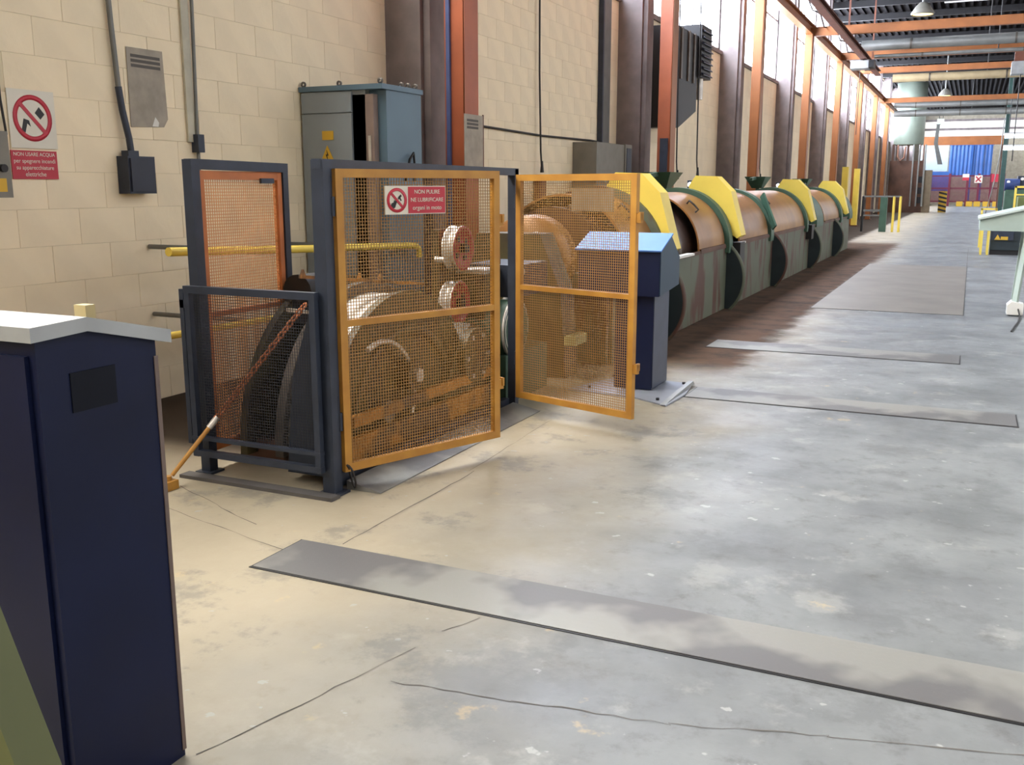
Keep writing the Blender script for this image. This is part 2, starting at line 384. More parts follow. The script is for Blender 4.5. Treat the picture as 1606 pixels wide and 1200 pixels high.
ribbon('floor_joint', wig((.4, 7.6), (1.9, 7.6), 6, .003), .006)

# ------------------------------------------------------------------ checker plate covers in the floor
WALKP = mat('worn_walkway_plate', (132, 125, 116), .5, .3, var=.12, scale=1.5)
def cover(name, x0, x1, y0, y1, label, pm=None):
    t = thing(name, ((x0 + x1) / 2, (y0 + y1) / 2, 0), label, 'floor plate', 'checker plate trench covers')
    MB().box(x0, x1, y0, y1, 0.0, .006).build('plate', pm or CHECKER, t)
    MB().box(x0 - .012, x1 + .012, y0 - .012, y0, 0, .003).box(x0 - .012, x1 + .012, y1, y1 + .006, 0, .003).box(x0 - .01, x0, y0, y1, 0, .003).box(x1, x1 + .01, y0, y1, 0, .003).build('edge_gap', BLACK, t)
cover('trench_cover', -2.75, 1.6, 3.18, 3.54, 'long steel checker plate across the floor just ahead of the blue cabinet')
cover('trench_cover', -1.95, .42, 7.46, 7.87, 'steel checker plate running out from the foot of the blue console')
cover('trench_cover', -2.4, .02, 9.98, 10.5, 'dark checker plate second beyond the open gate, beside the long machine')
cover('trench_cover', -1.9, .02, 13.9, 22.5, 'broad checker plate walkway stretching far along the long machine', WALKP)

# ------------------------------------------------------------------ blue cabinet in the foreground
t = thing('blue_cabinet', (-2.4, 1.75, 0), 'dark blue steel cabinet with a grey pitched lid standing at the camera', 'cabinet')
MB().prism([(1.57, 0), (1.945, 0), (1.945, 1.245), (1.71, 1.305), (1.57, 1.30)], 'x', -2.95, -1.975).build('body', BLUECAB, t)
lid = MB().prism([(1.545, 1.292), (1.71, 1.30), (1.985, 1.232), (1.985, 1.268), (1.71, 1.335), (1.545, 1.328)], 'x', -3.0, -1.955).build('lid', GREYLID, t)
MB().box(-2.02, -1.98, 1.73, 1.76, 1.325, 1.36).build('lug', mat('lug_tan', (190, 170, 120)), lid)
d = MB().box(-2.93, -2.0, 1.558, 1.572, .08, 1.255).build('door', BLUECAB, t)
MB().box(-2.5, -2.46, 1.545, 1.56, .6, .72).build('handle', BLACK, d)
MB().box(-1.978, -1.972, 1.66, 1.80, 1.10, 1.2).build('name_plate', mat('dark_label', (12, 15, 26), .7, spec=.2), t)
MB().box(-1.98, -1.972, 1.935, 1.949, .02, 1.2).build('corner_strip', mat('worn_edge', (110, 92, 84), .5), t)

t = thing('olive_machine_leg', (-1.55, 1.06, 0), 'olive green slanted machine leg in the near corner', 'machine')
MB().prism([(-1.45, 0), (-1.16, 0), (-1.62, 1.09), (-1.86, 1.09)], 'y', 1.02, 1.1).build('leg', OLIVEF, t)
MB().prism([(-1.62, .06), (-1.40, .0), (-1.86, 1.05), (-1.90, 1.05)], 'y', 1.0, 1.02).build('rib', OLIVEF, t)
MB().box(-2.3, -1.0, .99, 1.12, 0, .03).build('foot', OLIVEF, t)

# ------------------------------------------------------------------ machine guard cage
def grid(w, h, pitch, wire, dep, m=None):
    m = m or MB(); nx = int(w / pitch); nz = int(h / pitch)
    for i in range(1, nx): x = w * i / nx; m.box(x - wire / 2, x + wire / 2, -dep / 2, dep / 2, 0, h)
    for j in range(1, nz): z = h * j / nz; m.box(0, w, dep / 2, dep * 1.5, z - wire / 2, z + wire / 2)
    return m
cage = thing('guard_cage', (-3.48, 5.3, 0), 'dark steel guard cage with two open ochre mesh gates around the winding machine', 'guard cage')
for (x, y, h, w) in ((-3.04, 4.2, 1.785, .075), (-3.945, 4.24, 1.80, .065), (-3.945, 5.04, 1.79, .05), (-3.04, 6.54, 1.775, .06)):
    MB().box(x - w / 2, x + w / 2, y - w / 2, y + w / 2, 0.012, h).build('post', NAVY, cage)
    MB().box(x - w * .9, x + w * .9, y - w * .9, y + w * .9, 0, .012).build('base_plate', NAVY, cage)
MB().bar((-3.04, 4.16, 1.765), (-3.04, 6.57, 1.755), .06, .05).build('top_rail', NAVY, cage)
MB().bar((-3.945, 4.22, 1.775), (-3.945, 5.06, 1.765), .06, .055).build('top_rail', NAVY, cage)
MB().bar((-3.08, 4.24, .045), (-3.08, 6.5, .045), .05, .07).build('bottom_rail', NAVY, cage)
MB().box(-4.02, -2.96, 4.07, 4.15, 0.0, .02).build('floor_plate', mat('greasy_plate', (96, 92, 90), .6, .3), cage)
MB().prism([(-3.02, 0), (-2.80, 0), (-2.80, .006), (-3.02, .05)], 'y', 4.3, 6.5).build('ramp_plate', CHECKER, cage)
# rear mesh panel
rp = MB().box(-3.97, -3.93, 4.285, 4.32, .12, 1.74).box(-3.97, -3.93, 4.97, 5.01, .12, 1.74).box(-3.969, -3.931, 4.32, 4.97, 1.69, 1.739).box(-3.969, -3.931, 4.32, 4.97, .121, .165).box(-3.965, -3.935, 4.3, 5.0, .905, .935).build('rear_panel', REARO, cage)
gm = grid(.68, 1.56, .018, .0045, .003)
g = MB().add([(-3.95 + p[1], 4.305 + p[0], .15 + p[2]) for p in gm.v], gm.f).build('wire_mesh', REARW, rp); g['kind'] = 'stuff'
MB().box(-3.93, -3.915, 4.80, 4.92, 1.67, 1.70).build('clip', NAVY, rp)
# low panel at the near end
lp = MB()
for a, b in (((-3.92, 4.13, .13), (-3.92, 4.13, 1.105)), ((-3.07, 4.13, .135), (-3.07, 4.13, 1.105))): lp.bar(a, b, .036, .036)
for z, hh in ((1.09, .04), (.15, .035), (.24, .02)): lp.bar((-3.94, 4.13, z), (-3.05, 4.13, z), .04, hh)
lp = lp.build('low_panel', NAVY, cage)
gm = grid(.80, .84, .016, .0026, .002)
g = MB().add([(-3.90 + p[0], 4.14 + p[1], .25 + p[2]) for p in gm.v], gm.f).build('wire_mesh', DARKW, lp); g['kind'] = 'stuff'
MB().box(-3.98, -3.925, 4.12, 4.14, .985, 1.03).box(-3.98, -3.95, 4.12, 4.14, .2, 1.09).build('latch', NAVY, lp)
def gate(hx, hy, ang, w, z0, z1, mirror):
    g = MB(); f = .045
    g.box(0, f, -.018, .018, z0, z1).box(w - f, w, -.018, .018, z0, z1).box(f, w - f, -.018, .018, z1 - f, z1).box(f, w - f, -.018, .018, z0, z0 + f)
    o = g.build('gate', GATEY, cage, local=True)
    o.location = Vector((hx, hy, 0)) - WPOS[cage.name]; o.rotation_euler = (0, 0, ang)
    MB().box(f, w - f, -.016, .016, .915, .95).build('middle_rail', GATEY, o, local=True)
    gm = grid(w - 2 * f, z1 - z0 - 2 * f, .0175, .0036, .0025)
    m = MB().add([(p[0] + f, p[1], p[2] + z0 + f) for p in gm.v], gm.f).build('wire_mesh', WIREY, o, local=True); m['kind'] = 'stuff'
    for z in (1.42, .42): MB().box(w, w + .035, -.012, .012, z, z + .06).box(w + .02, w + .035, -.02, .02, z + .02, z + .07).build('latch_tab', GATEY, o, local=True)
    for z in (.35, 1.5): MB().cyl((-.012, 0, z), (-.012, 0, z + .1), .014, 10).build('hinge', NAVY, o, local=True)
    return o
a1 = math.atan2(5.31 - 4.25, -2.56 + 3.0)
g1 = gate(-3.0, 4.25, a1, 1.135, .115, 1.742, False)
g2 = gate(-2.97, 6.46, math.atan2(6.1 - 6.42, -1.97 + 2.97), 1.06, .105, 1.735, False)
MB().box(.485, .845, .02, .028, 1.487, 1.642).build('plate_back', PAPER, g2, local=True)
# the sign wired to the first gate
MB().box(.30, .712, -.030, -.022, 1.502, 1.655).build('sign_plate', SIGNW, g1, local=True)
MB().box(.452, .708, -.033, -.030, 1.507, 1.65).build('sign_field', SIGNR, g1, local=True)
m = MB(); m.lathe([(.050, -.034), (.066, -.034), (.066, -.030), (.050, -.030), (.050, -.034)], (.376, 0, 1.578), 'y', 28)
m.bar((.376 - .040, -.032, 1.578 + .040), (.376 + .040, -.032, 1.578 - .040), .004, .013); m.build('sign_ring', SIGNR, g1, local=True)
m = MB(); m.bar((.355, -.0305, 1.545), (.368, -.0305, 1.575), .002, .02).cyl((.352, -.0305, 1.550), (.352, -.0315, 1.550), .016, 10).bar((.385, -.0305, 1.585), (.405, -.0305, 1.605), .002, .012).bar((.39, -.0305, 1.60), (.405, -.0305, 1.575), .002, .008); m.build('sign_pictogram', BLACK, g1, local=True)
for k, s in enumerate(('NON PULIRE', 'NE LUBRIFICARE', 'organi in moto')):
    text('sign_lettering', s, .034, SIGNW, g1, (.58, -.0345, 1.622 - .043 * k), (PI / 2, 0, 0), width=(.175, .225, .2)[k], local=True)
m = MB().tube([(.05 + .05 * math.sin(a * .5) - .05, -.03 - .02 * math.sin(a), .16 - .07 * (1 - math.cos(a)) / 1) for a in [i * .4 for i in range(16)]], .006, 6); m.build('wire_loop', CABLE, g1, local=True)

# ------------------------------------------------------------------ winding machine in the cage
mc = thing('capstan_machine', (-3.6, 5.6, 0), 'olive winding machine with big steel drums behind the gate mesh', 'machine')
def clipped(c, R, zc, n=40):
    pts = []
    a0 = math.asin((zc - c[1]) / R)
    for i in range(n + 1):
        a = a0 + (PI - 2 * a0) * i / n; pts.append((c[0] + R * math.cos(a), c[1] + R * math.sin(a)))
    return pts
MB().prism(clipped((5.40, .10), .86, .06), 'x', -3.60, -3.34).build('drum', STEEL, mc)
MB().prism(clipped((5.40, .10), .885, .06), 'x', -3.34, -3.29).build('drum_flange', OLIVE, mc)
MB().prism(clipped((5.42, .10), .93, .06), 'x', -3.66, -3.60).build('drum_flange', DSTEEL, mc)
MB().prism(clipped((5.55, .10), .80, .06), 'x', -3.84, -3.66).build('drum', DSTEEL, mc)
MB().prism(clipped((5.42, .10), .97, .06), 'x', -3.89, -3.84).build('drum_flange', OLIVE, mc)
MB().lathe([(.60, -3.30), (.60, -3.27), (.66, -3.27), (.66, -3.30)], (0, 5.40, .10), 'x', 40, math.radians(8), math.radians(172)).build('drum_ring', OLIVE, mc)
MB().tube([(-3.235, 5.02 + .38 * math.cos(a), .33 + .38 * math.sin(a)) for a in [math.radians(-40 + i * 9) for i in range(18)]], .018, 8).build('curved_pipe', STEEL, mc)
hb = MB().cyl((-3.29, 5.35, .45), (-3.18, 5.35, .45), .10, 20).build('hub', OLIVE, mc)
MB().cyl((-3.18, 5.35, .45), (-3.15, 5.35, .45), .05, 6).build('nut', STEEL, hb)
MB().cyl((-3.29, 5.0, .28), (-3.17, 5.0, .28), .07, 16).build('hub', DSTEEL, mc)
MB().prism([(4.55, 0), (6.5, 0), (6.5, .14), (4.55, .14)], 'x', -3.95, -3.20).build('base', RUST, mc)
MB().box(-3.20, -3.16, 4.55, 6.55, .06, .20).build('base_rail', OCHB, mc)
MB().box(-3.20, -3.165, 4.6, 6.5, .26, .33).build('side_rail', OCHB, mc)
MB().prism([(5.75, .14), (6.45, .14), (6.45, .6), (6.2, .68), (5.95, .5)], 'x', -3.55, -3.22).build('gear_housing', OLIVE, mc)
MB().cyl((-3.22, 6.18, .45), (-3.16, 6.18, .45), .20, 24).build('gear_cover', OLIVE, mc)
for i in range(6): MB().cyl((-3.16, 6.18 + .16 * math.cos(i * PI / 3), .45 + .16 * math.sin(i * PI / 3)), (-3.145, 6.18 + .16 * math.cos(i * PI / 3), .45 + .16 * math.sin(i * PI / 3)), .018, 6).build('bolt', STEEL, mc)
# tie bar over the drums with lugs
MB().bar((-3.62, 4.75, 1.12), (-3.35, 5.75, 1.0), .03, .02).build('tie_bar', OCHB, mc)
for q in (.02, .45, .62): MB().cyl((-3.62 + .27 * q, 4.75 + q, 1.125 - .12 * q), (-3.62 + .27 * q, 4.75 + q, 1.165 - .12 * q), .02, 8, r2=.008).build('lug', OCHB, mc)
# red grooved pulleys on a stand
for (cy, cz, R) in ((6.44, 1.20, .165), (6.38, .80, .16)):
    p = MB().lathe([(.03, -3.50), (R, -3.50), (R, -3.485), (R - .02, -3.465), (R - .02, -3.435), (R, -3.415), (R, -3.40), (R - .025, -3.40), (R - .03, -3.42), (.05, -3.42), (.03, -3.42)], (0, cy, cz), 'x', 36).build('pulley', REDP, mc)
    MB().lathe([(R + .001, -3.50), (R + .003, -3.485), (R - .018, -3.465), (R - .018, -3.435), (R + .003, -3.415), (R + .001, -3.40)], (0, cy, cz), 'x', 36).build('rim', STEEL, p)
    MB().cyl((-3.52, cy, cz), (-3.37, cy, cz), .035, 16).build('hub', BLACK, p)
    for i in range(4): MB().cyl((-3.42, cy + .085 * math.cos(i * PI / 2 + .6), cz + .085 * math.sin(i * PI / 2 + .6)), (-3.412, cy + .085 * math.cos(i * PI / 2 + .6), cz + .085 * math.sin(i * PI / 2 + .6)), .022, 10).build('spoke_hole', BLACK, p)
    MB().cyl((-3.52, cy - .22, cz - .07), (-3.44, cy - .22, cz - .07), .022, 10).build('roller', STEEL, mc)
MB().box(-3.60, -3.53, 6.3, 6.56, .14, 1.34).build('pulley_stand', OLIVE, mc)
MB().box(-3.56, -3.30, 6.58, 6.68, .42, 1.0).build('bracket', OLIVE, mc)
MB().box(-3.56, -3.30, 6.58, 6.90, 1.0, 1.03).build('bracket_top', STEEL, mc)
MB().box(-3.40, -3.34, 6.88, 6.95, .9, 1.12).build('bracket_post', RUST, mc)
MB().cyl((-3.5, 6.78, .57), (-3.12, 6.78, .57), .22, 28).build('green_gearbox', GREEN, mc)
MB().lathe([(.215, -3.15), (.232, -3.145), (.232, -3.125), (.20, -3.118)], (0, 6.78, .57), 'x', 28).build('clamp_band', STEEL, mc)
MB().box(-3.6, -3.13, 6.6, 7.4, .0, .38).build('gearbox_plinth', GREEN, mc)
MB().box(-3.6, -3.15, 6.85, 7.45, .80, 1.05).build('motor_box', NAVY, mc)
MB().cyl((-3.2, 6.9, 1.0), (-3.12, 6.9, 1.0), .03, 10).build('valve', STEEL, mc)
MB().tube([(-3.06, 6.62, .12), (-3.06, 6.62, .2), (-3.1, 6.66, .23), (-3.2, 6.7, .23)], .012, 8).build('drain_pipe', STEEL, mc)
# black fan housing seen past the near end of the cage
MB().prism([(-3.42, .05), (-3.10, .05), (-3.10, .98), (-3.22, 1.0), (-3.36, .6)], 'y', 4.30, 4.48).build('end_guard', NAVY, mc)
MB().cyl((-3.8, 4.95, 1.0), (-3.8, 5.35, 1.0), .11, 18).build('motor', BLACK, mc)
MB().box(-3.92, -3.68, 4.95, 5.3, .80, .90).build('motor_mount', BLACK, mc)
for z in (1.02, .92): MB().bar((-3.7, 4.72, z), (-3.35, 4.62, z), .02, .02).build('arm', STEEL, mc)

# tie rod with chain ends from a floor anchor
ch = thing('tie_chain', (-3.93, 3.86, 0), 'orange tensioning rod and chain running from the floor up into the cage', 'chain')
A, B = Vector((-3.93, 3.90, .05)), Vector((-3.50, 4.64, .98))
P = lambda q: A + (B - A) * q
MB().box(-3.96, -3.88, 3.83, 3.92, 0, .05).cyl((-3.92, 3.88, .05), (-3.92, 3.88, .075), .022, 10).build('anchor', GATEY, ch)
MB().tube([P(.02), P(.06), P(.10)], .012, 8).build('hook', GATEY, ch)
MB().cyl(P(.07), P(.30), .013, 10).build('turnbuckle', GATEY, ch)
MB().cyl(P(.28), P(.34), .018, 8).build('collar', STEEL, ch)
for i in range(20):
    q = .34 + i * .0335; c = P(q); d = (B - A).normalized(); u = Vector((1, 0, 0)) if i % 2 else Vector((0, 0, 1)); u = (u - d * u.dot(d)).normalized()
    MB().tube([c + d * .026 * math.cos(a) + u * .013 * math.sin(a) for a in [2 * PI * k / 10 for k in range(10)]], .0072, 6, closed=True).build('link', REARO, ch)

# ------------------------------------------------------------------ handrail behind the cage
hr = thing('yellow_handrail', (-4.7, 6.4, 0), 'yellow tubular handrail along the wall behind the cage', 'handrail')
MB().tube([(-4.7, 4.80, 1.235), (-4.7, 6.3, 1.17), (-4.7, 7.85, 1.115), (-4.7, 7.95, 1.10), (-4.7, 7.99, 1.07), (-4.7, 8.0, 1.0)], .03, 10).build('top_tube', YELLOW, hr)
MB().tube([(-4.7, 4.75, .69), (-4.7, 6.3, .67), (-4.7, 8.0, .65)], .025, 10).build('lower_tube', YELLOW, hr)
for y, z in ((5.62, 1.20), (7.3, 1.135), (5.62, .68), (7.3, .66)): MB().cyl((XW + .006, y, z), (-4.7, y, z), .018, 8).build('wall_bracket', CONDUIT, hr)

# ------------------------------------------------------------------ tall electrical cabinet
ec = thing('electrical_cabinet', (-5.25, 7.9, 0), 'tall teal grey electrical cabinet against the block wall behind the cage', 'cabinet')
MB().box(-5.675, -4.99, 7.60, 8.27, 0, 2.50).build('body', TEAL, ec)
MB().box(-4.99, -4.81, 7.66, 8.27, 0, 2.50).build('side_unit', TEALB, ec)
MB().box(-5.675, -5.13, 7.575, 7.60, .1, 2.30).build('door', TEAL, ec)
MB().box(-5.675, -5.13, 7.575, 7.60, 2.31, 2.49).build('header', TEAL, ec)
MB().box(-5.13, -4.99, 7.60, 7.605, .05, 2.46).build('cable_recess', NAVY, ec)
MB().box(-4.985, -4.90, 7.585, 7.66, .0, 2.46).build('trunking', mat('pale_brown_trunking', (142, 122, 112), .6), ec)
MB().box(-5.69, -4.79, 7.56, 8.28, 2.50, 2.545).build('top_cap', TEALB, ec)
for x, y in ((-5.66, 7.6), (-5.3, 7.65), (-4.83, 7.6), (-4.83, 8.2), (-4.86, 8.0), (-4.85, 8.1)): MB().lathe([(.012, -.008), (.026, -.008), (.026, .008), (.012, .008), (.012, -.008)], (x, y, 2.57), 'y', 12).build('lifting_eye', DSTEEL, ec)
MB().box(-5.45, -5.33, 7.567, 7.575, 2.07, 2.15).build('yellow_label', SIGNY, ec)
MB().prism([(-5.49, 1.84), (-5.31, 1.84), (-5.40, 2.02)], 'y', 7.566, 7.575).build('warning_triangle', SIGNY, ec)
MB().prism([(-5.405, 1.98), (-5.385, 1.93), (-5.40, 1.93), (-5.39, 1.87), (-5.415, 1.94), (-5.40, 1.94)], 'y', 7.563, 7.566).build('bolt_symbol', BLACK, ec)
MB().box(-4.96, -4.93, 7.578, 7.585, 1.75, 2.1).build('braid', STEEL, ec)
m = MB().tube([(-4.80, 7.95, 1.7), (-4.77, 7.98, 1.9), (-4.77, 8.05, 1.96), (-4.79, 8.1, 1.85), (-4.80, 8.12, 1.7)], .012, 6); m.build('cable', CABLE, ec)
MB().cyl((-5.55, 7.56, 1.2), (-5.55, 7.575, 1.2), .02, 10).build('lock', BLACK, ec)

# ------------------------------------------------------------------ things on the block wall
XF = XW + .004
t = thing('prohibition_sign', (XF, 4.68, 1.9), 'white sign with a red ring and struck-out water bucket on the wall', 'sign')
MB().box(XF, XF + .006, 4.50, 4.86, 1.90, 2.275).build('plate', SIGNW, t)
m = MB(); m.lathe([(.118, .006), (.15, .006), (.15, .009), (.118, .009), (.118, .006)], (XF, 4.68, 2.095), 'x', 36); m.bar((XF + .008, 4.58, 2.195), (XF + .008, 4.78, 1.995), .003, .026)
m.build('ring', SIGNR, t)
MB().prism([(4.70, 2.13), (4.74, 2.09), (4.775, 2.125), (4.735, 2.17)], 'x', XF + .006, XF + .0075).build('pictogram', BLACK, t)
MB().prism([(4.59, 2.02), (4.615, 2.0), (4.635, 2.06), (4.66, 2.04), (4.65, 2.08), (4.61, 2.09)], 'x', XF + .006, XF + .0075).build('pictogram', BLACK, t)
t = thing('red_notice', (XF, 4.67, 1.7), 'red lettered safety sign fixed below the white ring sign', 'sign')
MB().box(XF, XF + .006, 4.49, 4.845, 1.70, 1.885).build('plate', SIGNR, t)
for k, s in enumerate(('NON USARE ACQUA', 'per spegnere incendi', 'su apparecchiature', 'elettriche')):
    text('lettering', s, .04, SIGNW, t, (XF + .0065, 4.667, 1.86 - .043 * k), WALLROT, width=(.32, .32, .29, .16)[k])
t = thing('wall_notice', (XF, 5.7, 2.08), 'faded grey printed notice taped on the block wall', 'notice')
MB().prism([(5.53, 2.085), (5.86, 2.10), (5.905, 2.16), (5.89, 2.66), (5.535, 2.655)], 'x', XF, XF + .004).build('sheet', PAPER, t)
for z in (2.60, 2.565, 2.53): MB().box(XF + .004, XF + .005, 5.57, 5.86, z - .012, z + .01).build('print_line', PRINT, t)
MB().prism([(5.74, 2.10), (5.80, 2.10), (5.81, 2.13), (5.775, 2.17)], 'x', XF + .004, XF + .005).build('torn_patch', WHITE, t)
t = thing('switch_box', (XF, 5.5, 1.6), 'black switch box hanging on the wall under a bent conduit', 'switch box')
MB().box(XF, XF + .11, 5.37, 5.63, 1.60, 1.87).build('body', NAVY, t)
MB().box(XF + .11, XF + .125, 5.385, 5.615, 1.615, 1.855).build('cover', mat('dark_blue_cover', (42, 46, 62), .5), t)
MB().box(XF + .02, XF + .09, 5.40, 5.50, 1.87, 1.91).build('gland', NAVY, t)
MB().tube([(XF + .03, 5.365, 3.3), (XF + .03, 5.385, 2.8), (XF + .03, 5.405, 2.45), (XF + .035, 5.41, 2.3), (XF + .05, 5.44, 2.05), (XF + .055, 5.46, 1.89)], .019, 8).build('conduit', CONDUIT, t)
MB().tube([(XF + .035, 5.405, 2.36), (XF + .04, 5.42, 2.2), (XF + .055, 5.45, 2.0), (XF + .055, 5.46, 1.9)], .024, 8).build('sleeve', NAVY, t)
t = thing('wall_conduit', (XF, 6.2, 1.9), 'thin grey conduit running down the wall to the cage corner', 'conduit')
MB().tube([(XF + .03, 6.22, 4.2), (XF + .03, 6.215, 3.1), (XF + .03, 6.19, 2.2), (XF + .03, 6.18, 1.5)], .014, 8).build('pipe', CONDUIT, t)
MB().box(XF, XF + .02, 6.10, 6.18, 2.0, 4.3).build('backing_strip', mat('pale_strip', (196, 190, 170), .7), t)
MB().box(XF, XF + .07, 6.15, 6.22, 1.92, 2.06).build('joint_box', NAVY, t)
t = thing('grey_switch_box', (XF, 4.25, 1.57), 'grey wall box with a black knob at the edge of the ring sign', 'switch box')
MB().box(XF, XF + .36, 4.0, 4.20, 1.585, 1.98).build('body', GREYBOX, t)
MB().cyl((XF + .36, 4.14, 1.76), (XF + .385, 4.14, 1.76), .024, 14).build('knob', BLACK, t)
MB().box(XF + .36, XF + .364, 4.08, 4.16, 1.62, 1.70).build('yellow_label', SIGNY, t)
MB().tube([(XF + .02, 4.46, 1.98), (XF + .02, 4.44, 2.2), (XF + .02, 4.43, 3.2)], .008, 6).build('cable', CABLE, t)
t = thing('wall_cable', (XW + .02, 13, 2.38), 'dark cable run along the block wall beyond the tall cabinet', 'cable')
MB().tube([(XW + .02, 9.5, 2.40), (XW + .02, 11.3, 2.40), (XW + .02, 13.2, 2.37), (XW + .02, 15.2, 2.385), (XW + .02, 16.4, 2.36)], .016, 6).build('cable', CABLE, t)
def drop(x, y, z0, z1, label):
    t = thing('drop_cable', (x, y, z0), label, 'cable', 'cables dropping down the wall')
    pts = [(x, y, z1), (x, y + .01, (z0 + z1) / 2), (x + .02, y + .02, z0 + .3), (x + .05, y, z0)]
    MB().tube(pts, .014, 6).build('wire', CABLE, t); MB().cyl((x + .05, y, z0), (x + .05, y, z0 + .16), .03, 8, r2=.015).build('plug', CABLE, t)
drop(XW + .06, 14.4 - 1.4, 1.85, 4.6, 'black cable dropping down the wall behind the second gate')
drop(-4.8, 17.1, 1.78, 6.09, 'thin black cable hanging down beside the heater')
drop(-4.8, 18.5, 1.85, 6.09, 'black cable hanging below the heater grille')
drop(-4.8, 24.6, 1.8, 6.09, 'thin cable dropping beside the third orange column')
t = thing('junction_box', (XW + .05, 13.05, 1.4), 'small brown junction box on the wall below the black cable', 'switch box')
MB().box(XW + .006, XW + .10, 12.95, 13.18, 1.42, 1.76).build('body', RAILB, t)
MB().box(XW + .10, XW + .106, 12.98, 13.15, 1.45, 1.73).build('cover', mat('brown_box_cover', (124, 78, 54), .6), t)
MB().cyl((XW + .05, 13.06, 1.76), (XW + .05, 13.06, 1.80), .025, 8).build('gland', CABLE, t)
# upright conduit pair and grey box by the second pilaster
t = thing('cable_tray', (XW + .08, 15.6, 2.3), 'grey upright cable tray rising above the grey wall box', 'cable tray')
MB().box(XW + .006, XW + .06, 15.58, 15.98, 2.35, 7.5).build('tray', CONDUIT, t); MB().box(XW + .006, XW + .09, 15.53, 15.58, 2.35, 7.5).build('flange', NAVY, t)
t = thing('wall_box', (-5.5, 15.3, 1.7), 'brown grey distribution box on the wall at the second pilaster', 'switch box')
MB().box(XW + .006, -5.3, 14.45, 15.78, 1.6, 2.33).build('body', GREYBOX, t)
MB().box(XW + .006, -5.28, 15.78, 16.12, 1.6, 2.34).build('end_frame', GREYBOX, t)
MB().box(-5.28, -5.27, 15.84, 16.08, 1.66, 2.28).build('door', NAVY, t)

# ------------------------------------------------------------------ orange crane columns, runway, cross beams
ordn = ['first', 'second', 'third', 'fourth', 'fifth', 'sixth', 'seventh', 'eighth']
for k in range(8):
    y = 8.93 + BAY * k
    t = thing('crane_column', (-4.8, y + .15, 0), '%s orange steel column along the wall counted from the tall cabinet' % ordn[k], 'column', 'orange crane columns')
    m = MB().box(-4.91, -4.69, y, y + .02, 0.02, 6.1).box(-4.91, -4.69, y + .28, y + .30, .02, 6.1).box(-4.81, -4.79, y + .02, y + .28, .02, 6.1); m.build('shaft', ORCOL if k < 2 else ORANGE, t)
    MB().box(-4.70, -4.685, y, y + .30, .02, 6.1).build('face_plate', ORCOL if k < 1 else ORANGE, t)
    MB().box(-4.98, -4.62, y - .06, y + .36, 0, .02).build('base_plate', RAILB, t)
    if k == 0: MB().box(-4.88, -4.84, y - .03, y, .1, 6.0).build('pipe', mat('blue_pipe', (70, 84, 130), .5), t)
    if k == 1: MB().box(-4.85, -4.72, y - .05, y, 1.6, 2.45).build('switch', NAVY, t)
rw = thing('crane_runway', (-4.8, 40, 6.1), 'orange crane runway beam along the column tops by the windows', 'beam')
MB().box(-4.9, -4.7, 8.5, 68, 6.1, 6.14).box(-4.9, -4.7, 8.5, 68, 6.36, 6.40).box(-4.82, -4.78, 8.5, 68, 6.14, 6.36).build('girder', ORANGE, rw)
MB().box(-4.82, -4.77, 8.5, 68, 6.40, 6.46).build('rail', RAILB, rw)
for k, y in enumerate((31.35, 38.77, 46.2, 57.4, 80.0)):
    z = (6.06, 6.2, 6.45, 6.06, 4.65)[k]
    t = thing('cross_beam', (2, y, z), '%s orange beam spanning the hall overhead counted from the camera' % ordn[k], 'beam', 'orange cross beams')
    h = (.25, .26, .24, .25, .62)[k]
    MB().box(-4.9 if k < 4 else -3.6, 11 if k < 4 else 1.8, y, y + .2, z, z + .02).box(-4.9 if k < 4 else -3.6, 11 if k < 4 else 1.8, y, y + .2, z + h - .02, z + h).box(-4.9 if k < 4 else -3.6, 11 if k < 4 else 1.8, y + .02, y + .05, z + .02, z + h - .02).build('girder', ORANGE, t)
    if k < 4: MB().bar((10.9, y + .1, z), (10.9, y + .1, 0), .2, .2).build('leg', ORANGE, t)
    else:
        for x in (-3.5, 1.7): MB().bar((x, y + .1, z), (x, y + .1, 0), .18, .18).build('leg', RUST, t)
mr = thing('monorail', (-3.7, 25, 5.9), 'brown overhead monorail running down the hall under the orange beams', 'rail')
MB().box(-3.80, -3.60, 8, 41.5, 5.86, 5.90).box(-3.80, -3.60, 8, 41.5, 6.02, 6.05).box(-3.71, -3.69, 8, 41.5, 5.90, 6.02).build('track', RAILB, mr)
for y in (9, 16, 24, 31.4, 38.8): MB().bar((-3.7, y, 6.05), (-3.7, y, ZR - .3), .05, .05).build('hanger', RAILB, mr)
MB().box(-4.12, -4.02, 20, 46, 6.5, 6.56).build('cable_channel', CONDUIT, mr)
MB().tube([(-4.3 + .05 * math.sin(i), 20 + i, 6.35 + .12 * math.sin(i * 2.1)) for i in range(26)], .02, 6).build('festoon_cable', CABLE, mr)
t = thing('hoist_box', (-3.8, 36, 5.55), 'grey hoist box hanging on the brown monorail', 'hoist')
MB().box(-4.1, -3.52, 35.8, 36.5, 5.56, 5.81).cyl((-4.1, 36.1, 5.7), (-3.52, 36.1, 5.7), .17, 20).build('housing', GREYLID, t)
MB().box(-3.52, -3.35, 35.8, 36.5, 5.58, 5.81).build('motor', BLACK, t)
MB().box(-3.72, -3.68, 36.0, 36.2, 5.81, 5.857).build('hook', RAILB, t); MB().cyl((-3.8, 36.1, 3.4), (-3.8, 36.1, 5.58), .012, 6).build('chain', CABLE, t)
t = thing('hoist_box', (1.2, 42, 5.7), 'grey hoist box hanging overhead at the edge of the view', 'hoist')
MB().box(.92, 1.6, 41.8, 42.5, 5.75, 6.2).build('housing', GREYLID, t); MB().cyl((1.25, 42.1, 2.6), (1.25, 42.1, 5.75), .02, 6).build('chain', CABLE, t)
